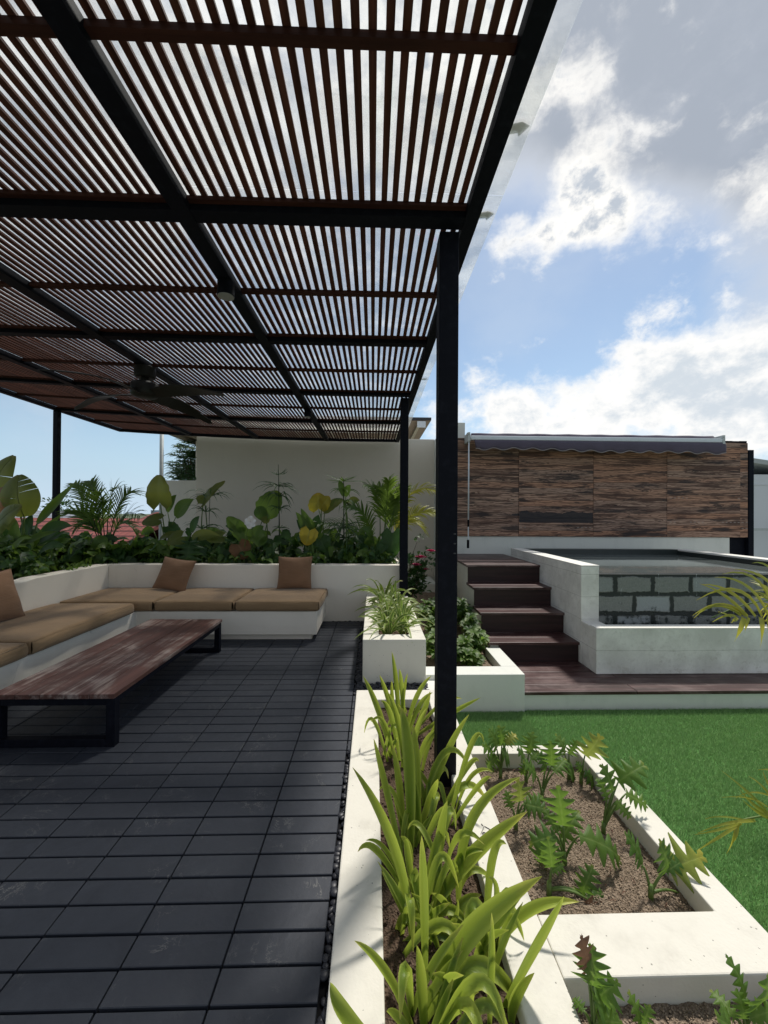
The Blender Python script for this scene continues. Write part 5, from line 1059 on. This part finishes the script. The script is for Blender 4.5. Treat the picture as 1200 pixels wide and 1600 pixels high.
# ground cover
def cover():
    mb = MB()
    def patch(x0, x1, y0, y1, n, h0, h1, ls):
        for _ in range(n):
            c = V((rnd(x0, x1), rnd(y0, y1), GZ+rnd(h0, h1))); mb.cur = random.choice((0, 0, 0, 1, 1)); d = V((rnd(-1, 1), rnd(-1, .4), rnd(-.3, .9))).normalized(); l_ = ls*rnd(.6, 1.4)
            mb.ribbon(bez(c, c+d*l_*.5+V((0, 0, .02)), c+d*l_-V((0, 0, .25*l_)), 5), lambda v_, l_=l_, k_=rnd(.16, .34): l_*k_*math.sin(math.pi*min(1, .1+.88*v_)), jit((0, -.6, .7), .5), .2, random.random(), 3)
    for _ in range(46):
        x = rnd(-3.3, .25); y = rnd(5.36, 6.3); h = rnd(.08, .30 if x > -1.8 else .34); r = rnd(.08, .2); patch(x-r, x+r, y-r*.7, y+r*.7, int(40*r/.14), .0, h, rnd(.08, .20))
    for _ in range(16):
        x = rnd(-4.8, -3.4); y = rnd(5.3, 6.2); h = rnd(.10, .32); r = rnd(.12, .25); patch(x-r, x+r, y-r*.7, y+r*.7, int(48*r/.14), .0, h, rnd(.10, .24))
    for _ in range(30):
        x = rnd(-4.5, -3.6); y = rnd(2.2, 5.2); h = rnd(.10, .32); r = rnd(.1, .2); patch(max(x-r, -4.8), min(x+r, -3.49), y-r, y+r, int(42*r/.14), .0, h, rnd(.07, .19))
    for (x, y, h) in ((-3.9, 5.5, .42), (-3.2, 5.7, .28), (-2.75, 5.6, .30), (-4.3, 5.2, .5), (-3.6, 5.6, .30), (-2.2, 6.0, .4), (-1.75, 5.7, .3), (-.9, 5.9, .34), (-.1, 5.8, .3), (-4.5, 4.2, .5), (-3.95, 4.6, .35)): patch(x-.28, x+.28, y-.2, y+.2, 60, .15, h, .24)
    patch(-4.2, -3.6, 4.2, 5.0, 170, .12, .36, .07); patch(-3.55, -3.36, 2.6, 5.1, 60, .09, .14, .09)
    for (x0, x1) in ((-2.9, -1.9), (-1.6, -1.1), (-.5, .2)): patch(x0, x1, 5.32, 5.6, 90, .02, .20, .07)
    for _ in range(58):
        x = rnd(-3.3, .2); y = rnd(5.45, 6.2); h = rnd(.14, .50 if not -3.2 < x < -2.7 else .2); c = V((x, y, GZ)); e = c+V((rnd(-.12, .12), rnd(-.15, .1), h)); mb.cur = 1; mb.tube(bez(c, (c+e)/2+V((0, 0, .03)), e, 5), .006, .003, 5); mb.cur = random.choice((0, 0, 0, 1)); d = V((rnd(-1, 1), rnd(-.8, .1), rnd(-.25, .7))).normalized(); l_ = rnd(.14, .26)
        mb.ribbon(bez(e, e+d*l_*.5+V((0, 0, .03)), e+d*l_-V((0, 0, .3*l_)), 8), lambda v_, l_=l_, k_=rnd(.2, .36): l_*k_*math.sin(math.pi*min(1, .12+.87*v_)), jit((0, -.7, .6), .4), .2, random.random(), 5)
    structure(mb.build('ground_cover', [BROAD, DEEP], smooth=True), 'stuff')
cover()
# trailing blades over the left wall
# tree beyond the short white wall
B = V((-5.6, 12.3, -5)); t = thing('tree', 'dark fine-leaved tree behind the short white wall', 'tree', tuple(B)); tr = MB(); cr = MB()
tr.tube(bez(B, V((-5.5, 12.3, -1.5)), V((-5.5, 12.3, 1.6)), 8), .12, .05, 8); tr.build('trunk', BARK, t, smooth=True)
for _ in range(70):
    e = at(rnd(272, 318), 0, 12.3); py = rnd(695, 756); e = at(rnd(270+max(0, (735-py)*.15), 330), py, 12.3+rnd(-.8, .8)); s0 = V((-5.4+rnd(-.3, .3), 12.3, 1.5)); cr.cur = 1; cr.tube(bez(s0, (s0+e)/2+V((0, 0, .2)), e, 5), .012, .004, 4)
    for q in range(3): whorl(cr, e+V((rnd(-.2, .2), rnd(-.2, .2), rnd(-.2, .2))), rnd(.16, .34), 13, .3, 0, .25, .35, .017)
cr.build('crown', [DEEP, BARK], t, smooth=True)
for i, (x, y, s) in enumerate(((-53, 62, 1.4), (-49, 64, 1.9), (-58, 66, 1.2))):
    t = thing('distant_tree', 'far dark tree on the horizon beyond the banana leaves', 'tree', (x, y, -5), 'distant trees on the horizon'); mb = MB(); mb.tube([(x, y, -5), (x, y, 1)], .3, .15, 6); mb.build('trunk', BARK, t); mb = MB(); sprig(mb, (x, y, 1.2+s*.3), (2.2*s*.6, 2, 1.3*s), 260, .5, .2, 0); mb.build('crown', [DEEP], t)

# ---- palms whose fronds reach in from the right
B = V((2.75, 2.55, ZL)); t = thing('palm_plant', 'palm beside the pool reaching in with green yellow fronds', 'palm', tuple(B)); mb = MB()
P = bez(B+V((0, 0, .5)), at(1240, 950, 2.55), at(1112, 965, 2.45), 14)
mb.cur = 1; mb.tube([B, B+V((0, 0, .55))], .03, .018, 7)
mb.tube(P, .008, .003, 6)
for (s0, m_, tp, w) in (((1168, 964), (1130, 930), (1093, 912), .010), ((1180, 964), (1140, 925), (1096, 913), .010), ((1190, 964), (1150, 922), (1088, 938), .010), ((1165, 963), (1125, 945), (1082, 962), .009), ((1158, 963), (1120, 946), (1084, 966), .008), ((1200, 962), (1165, 915), (1116, 902), .010), ((1210, 962), (1180, 905), (1128, 897), .010), ((1225, 950), (1195, 905), (1146, 889), .011), ((1235, 940), (1205, 890), (1175, 880), .010), ((1150, 964), (1135, 962), (1113, 972), .005), ((1142, 964), (1130, 958), (1122, 956), .004), ((1152, 965), (1146, 970), (1142, 973), .007), ((1162, 965), (1155, 985), (1147, 1003), .011), ((1170, 965), (1165, 980), (1164, 991), .006), ((1188, 965), (1190, 985), (1188, 1012), .012), ((1200, 964), (1203, 990), (1210, 1015), .010), ((1240, 945), (1215, 925), (1180, 890), .010)):
    y_ = 2.47; mb.cur = 0; mb.ribbon(bez(at(*s0, y_), at(*m_, y_-.02), at(*tp, y_+.02), 8), lambda v_, w=w: 1.45*w*(.6+.4*math.sin(math.pi*min(1, v_+.2)))*(1-v_**3)+.0008, (.1, -.85, .5), .3, rnd(.2, .9) if tp[1] < 975 else 1., 3)
for (dx, dy, dz) in ((.5, .1, .75), (.65, -.35, .45), (.35, .45, .6), (.75, .2, .2)): frond(mb, bez(B+V((0, 0, .5)), B+V((dx*.5, dy*.5, .55+dz*.8)), B+V((dx, dy, .5+dz*.7)), 12), .24, 18, .5, 0, 1, .3, .011)
mb.build('fronds', [PALMY, STEM], t, smooth=True)
B = V((2.15, 1.62, ZL)); t = thing('palm_plant', 'palm on the lawn edge reaching in with straw-tipped drying fronds', 'palm', tuple(B)); mb = MB(); y_ = 1.62
mb.cur = 1; mb.tube([B, B+V((0, 0, .35))], .03, .018, 7); mb.tube(bez(B+V((0, 0, .33)), at(1250, 1275, y_), at(1150, 1284, y_), 10), .006, .003, 6)
for (s0, m_, tp, w, tn) in (((1160, 1284), (1130, 1288), (1090, 1302), .005, .5), ((1156, 1285), (1125, 1296), (1086, 1304), .005, .6), ((1158, 1286), (1120, 1310), (1088, 1330), .005, .9), ((1170, 1283), (1130, 1276), (1102, 1280), .003, .3), ((1150, 1288), (1146, 1310), (1135, 1334), .006, .7), ((1152, 1288), (1148, 1308), (1140, 1322), .007, .8), ((1205, 1278), (1170, 1240), (1127, 1204), .009, .1), ((1200, 1262), (1170, 1247), (1128, 1246), .0035, .7), ((1215, 1250), (1180, 1238), (1150, 1247), .003, .7), ((1225, 1290), (1200, 1240), (1170, 1213), .008, .5), ((1215, 1280), (1180, 1260), (1155, 1232), .010, .4), ((1210, 1280), (1185, 1270), (1160, 1250), .010, .3), ((1230, 1270), (1205, 1235), (1192, 1205), .010, .5), ((1230, 1210), (1205, 1203), (1184, 1203), .004, .7), ((1180, 1282), (1150, 1284), (1118, 1290), .006, .8)):
    mb.cur = 0; mb.ribbon(bez(at(*s0, y_), at(*m_, y_-.02), at(*tp, y_), 8), lambda v_, w=w: w*(.6+.4*math.sin(math.pi*min(1, v_+.2)))*(1-v_**3)+.0006, (.1, -.7, .7), .3, tn, 3)
for (dx, dy, dz) in ((.45, .1, .6), (.55, -.3, .35), (.4, .35, .5), (.6, .1, .2)): frond(mb, bez(B+V((0, 0, .33)), B+V((dx*.5, dy*.5, .38+dz*.8)), B+V((dx, dy, .33+dz*.7)), 12), .20, 18, .5, 0, 1, .3, .010)
mb.build('fronds', [PALMY, STEM], t, smooth=True)
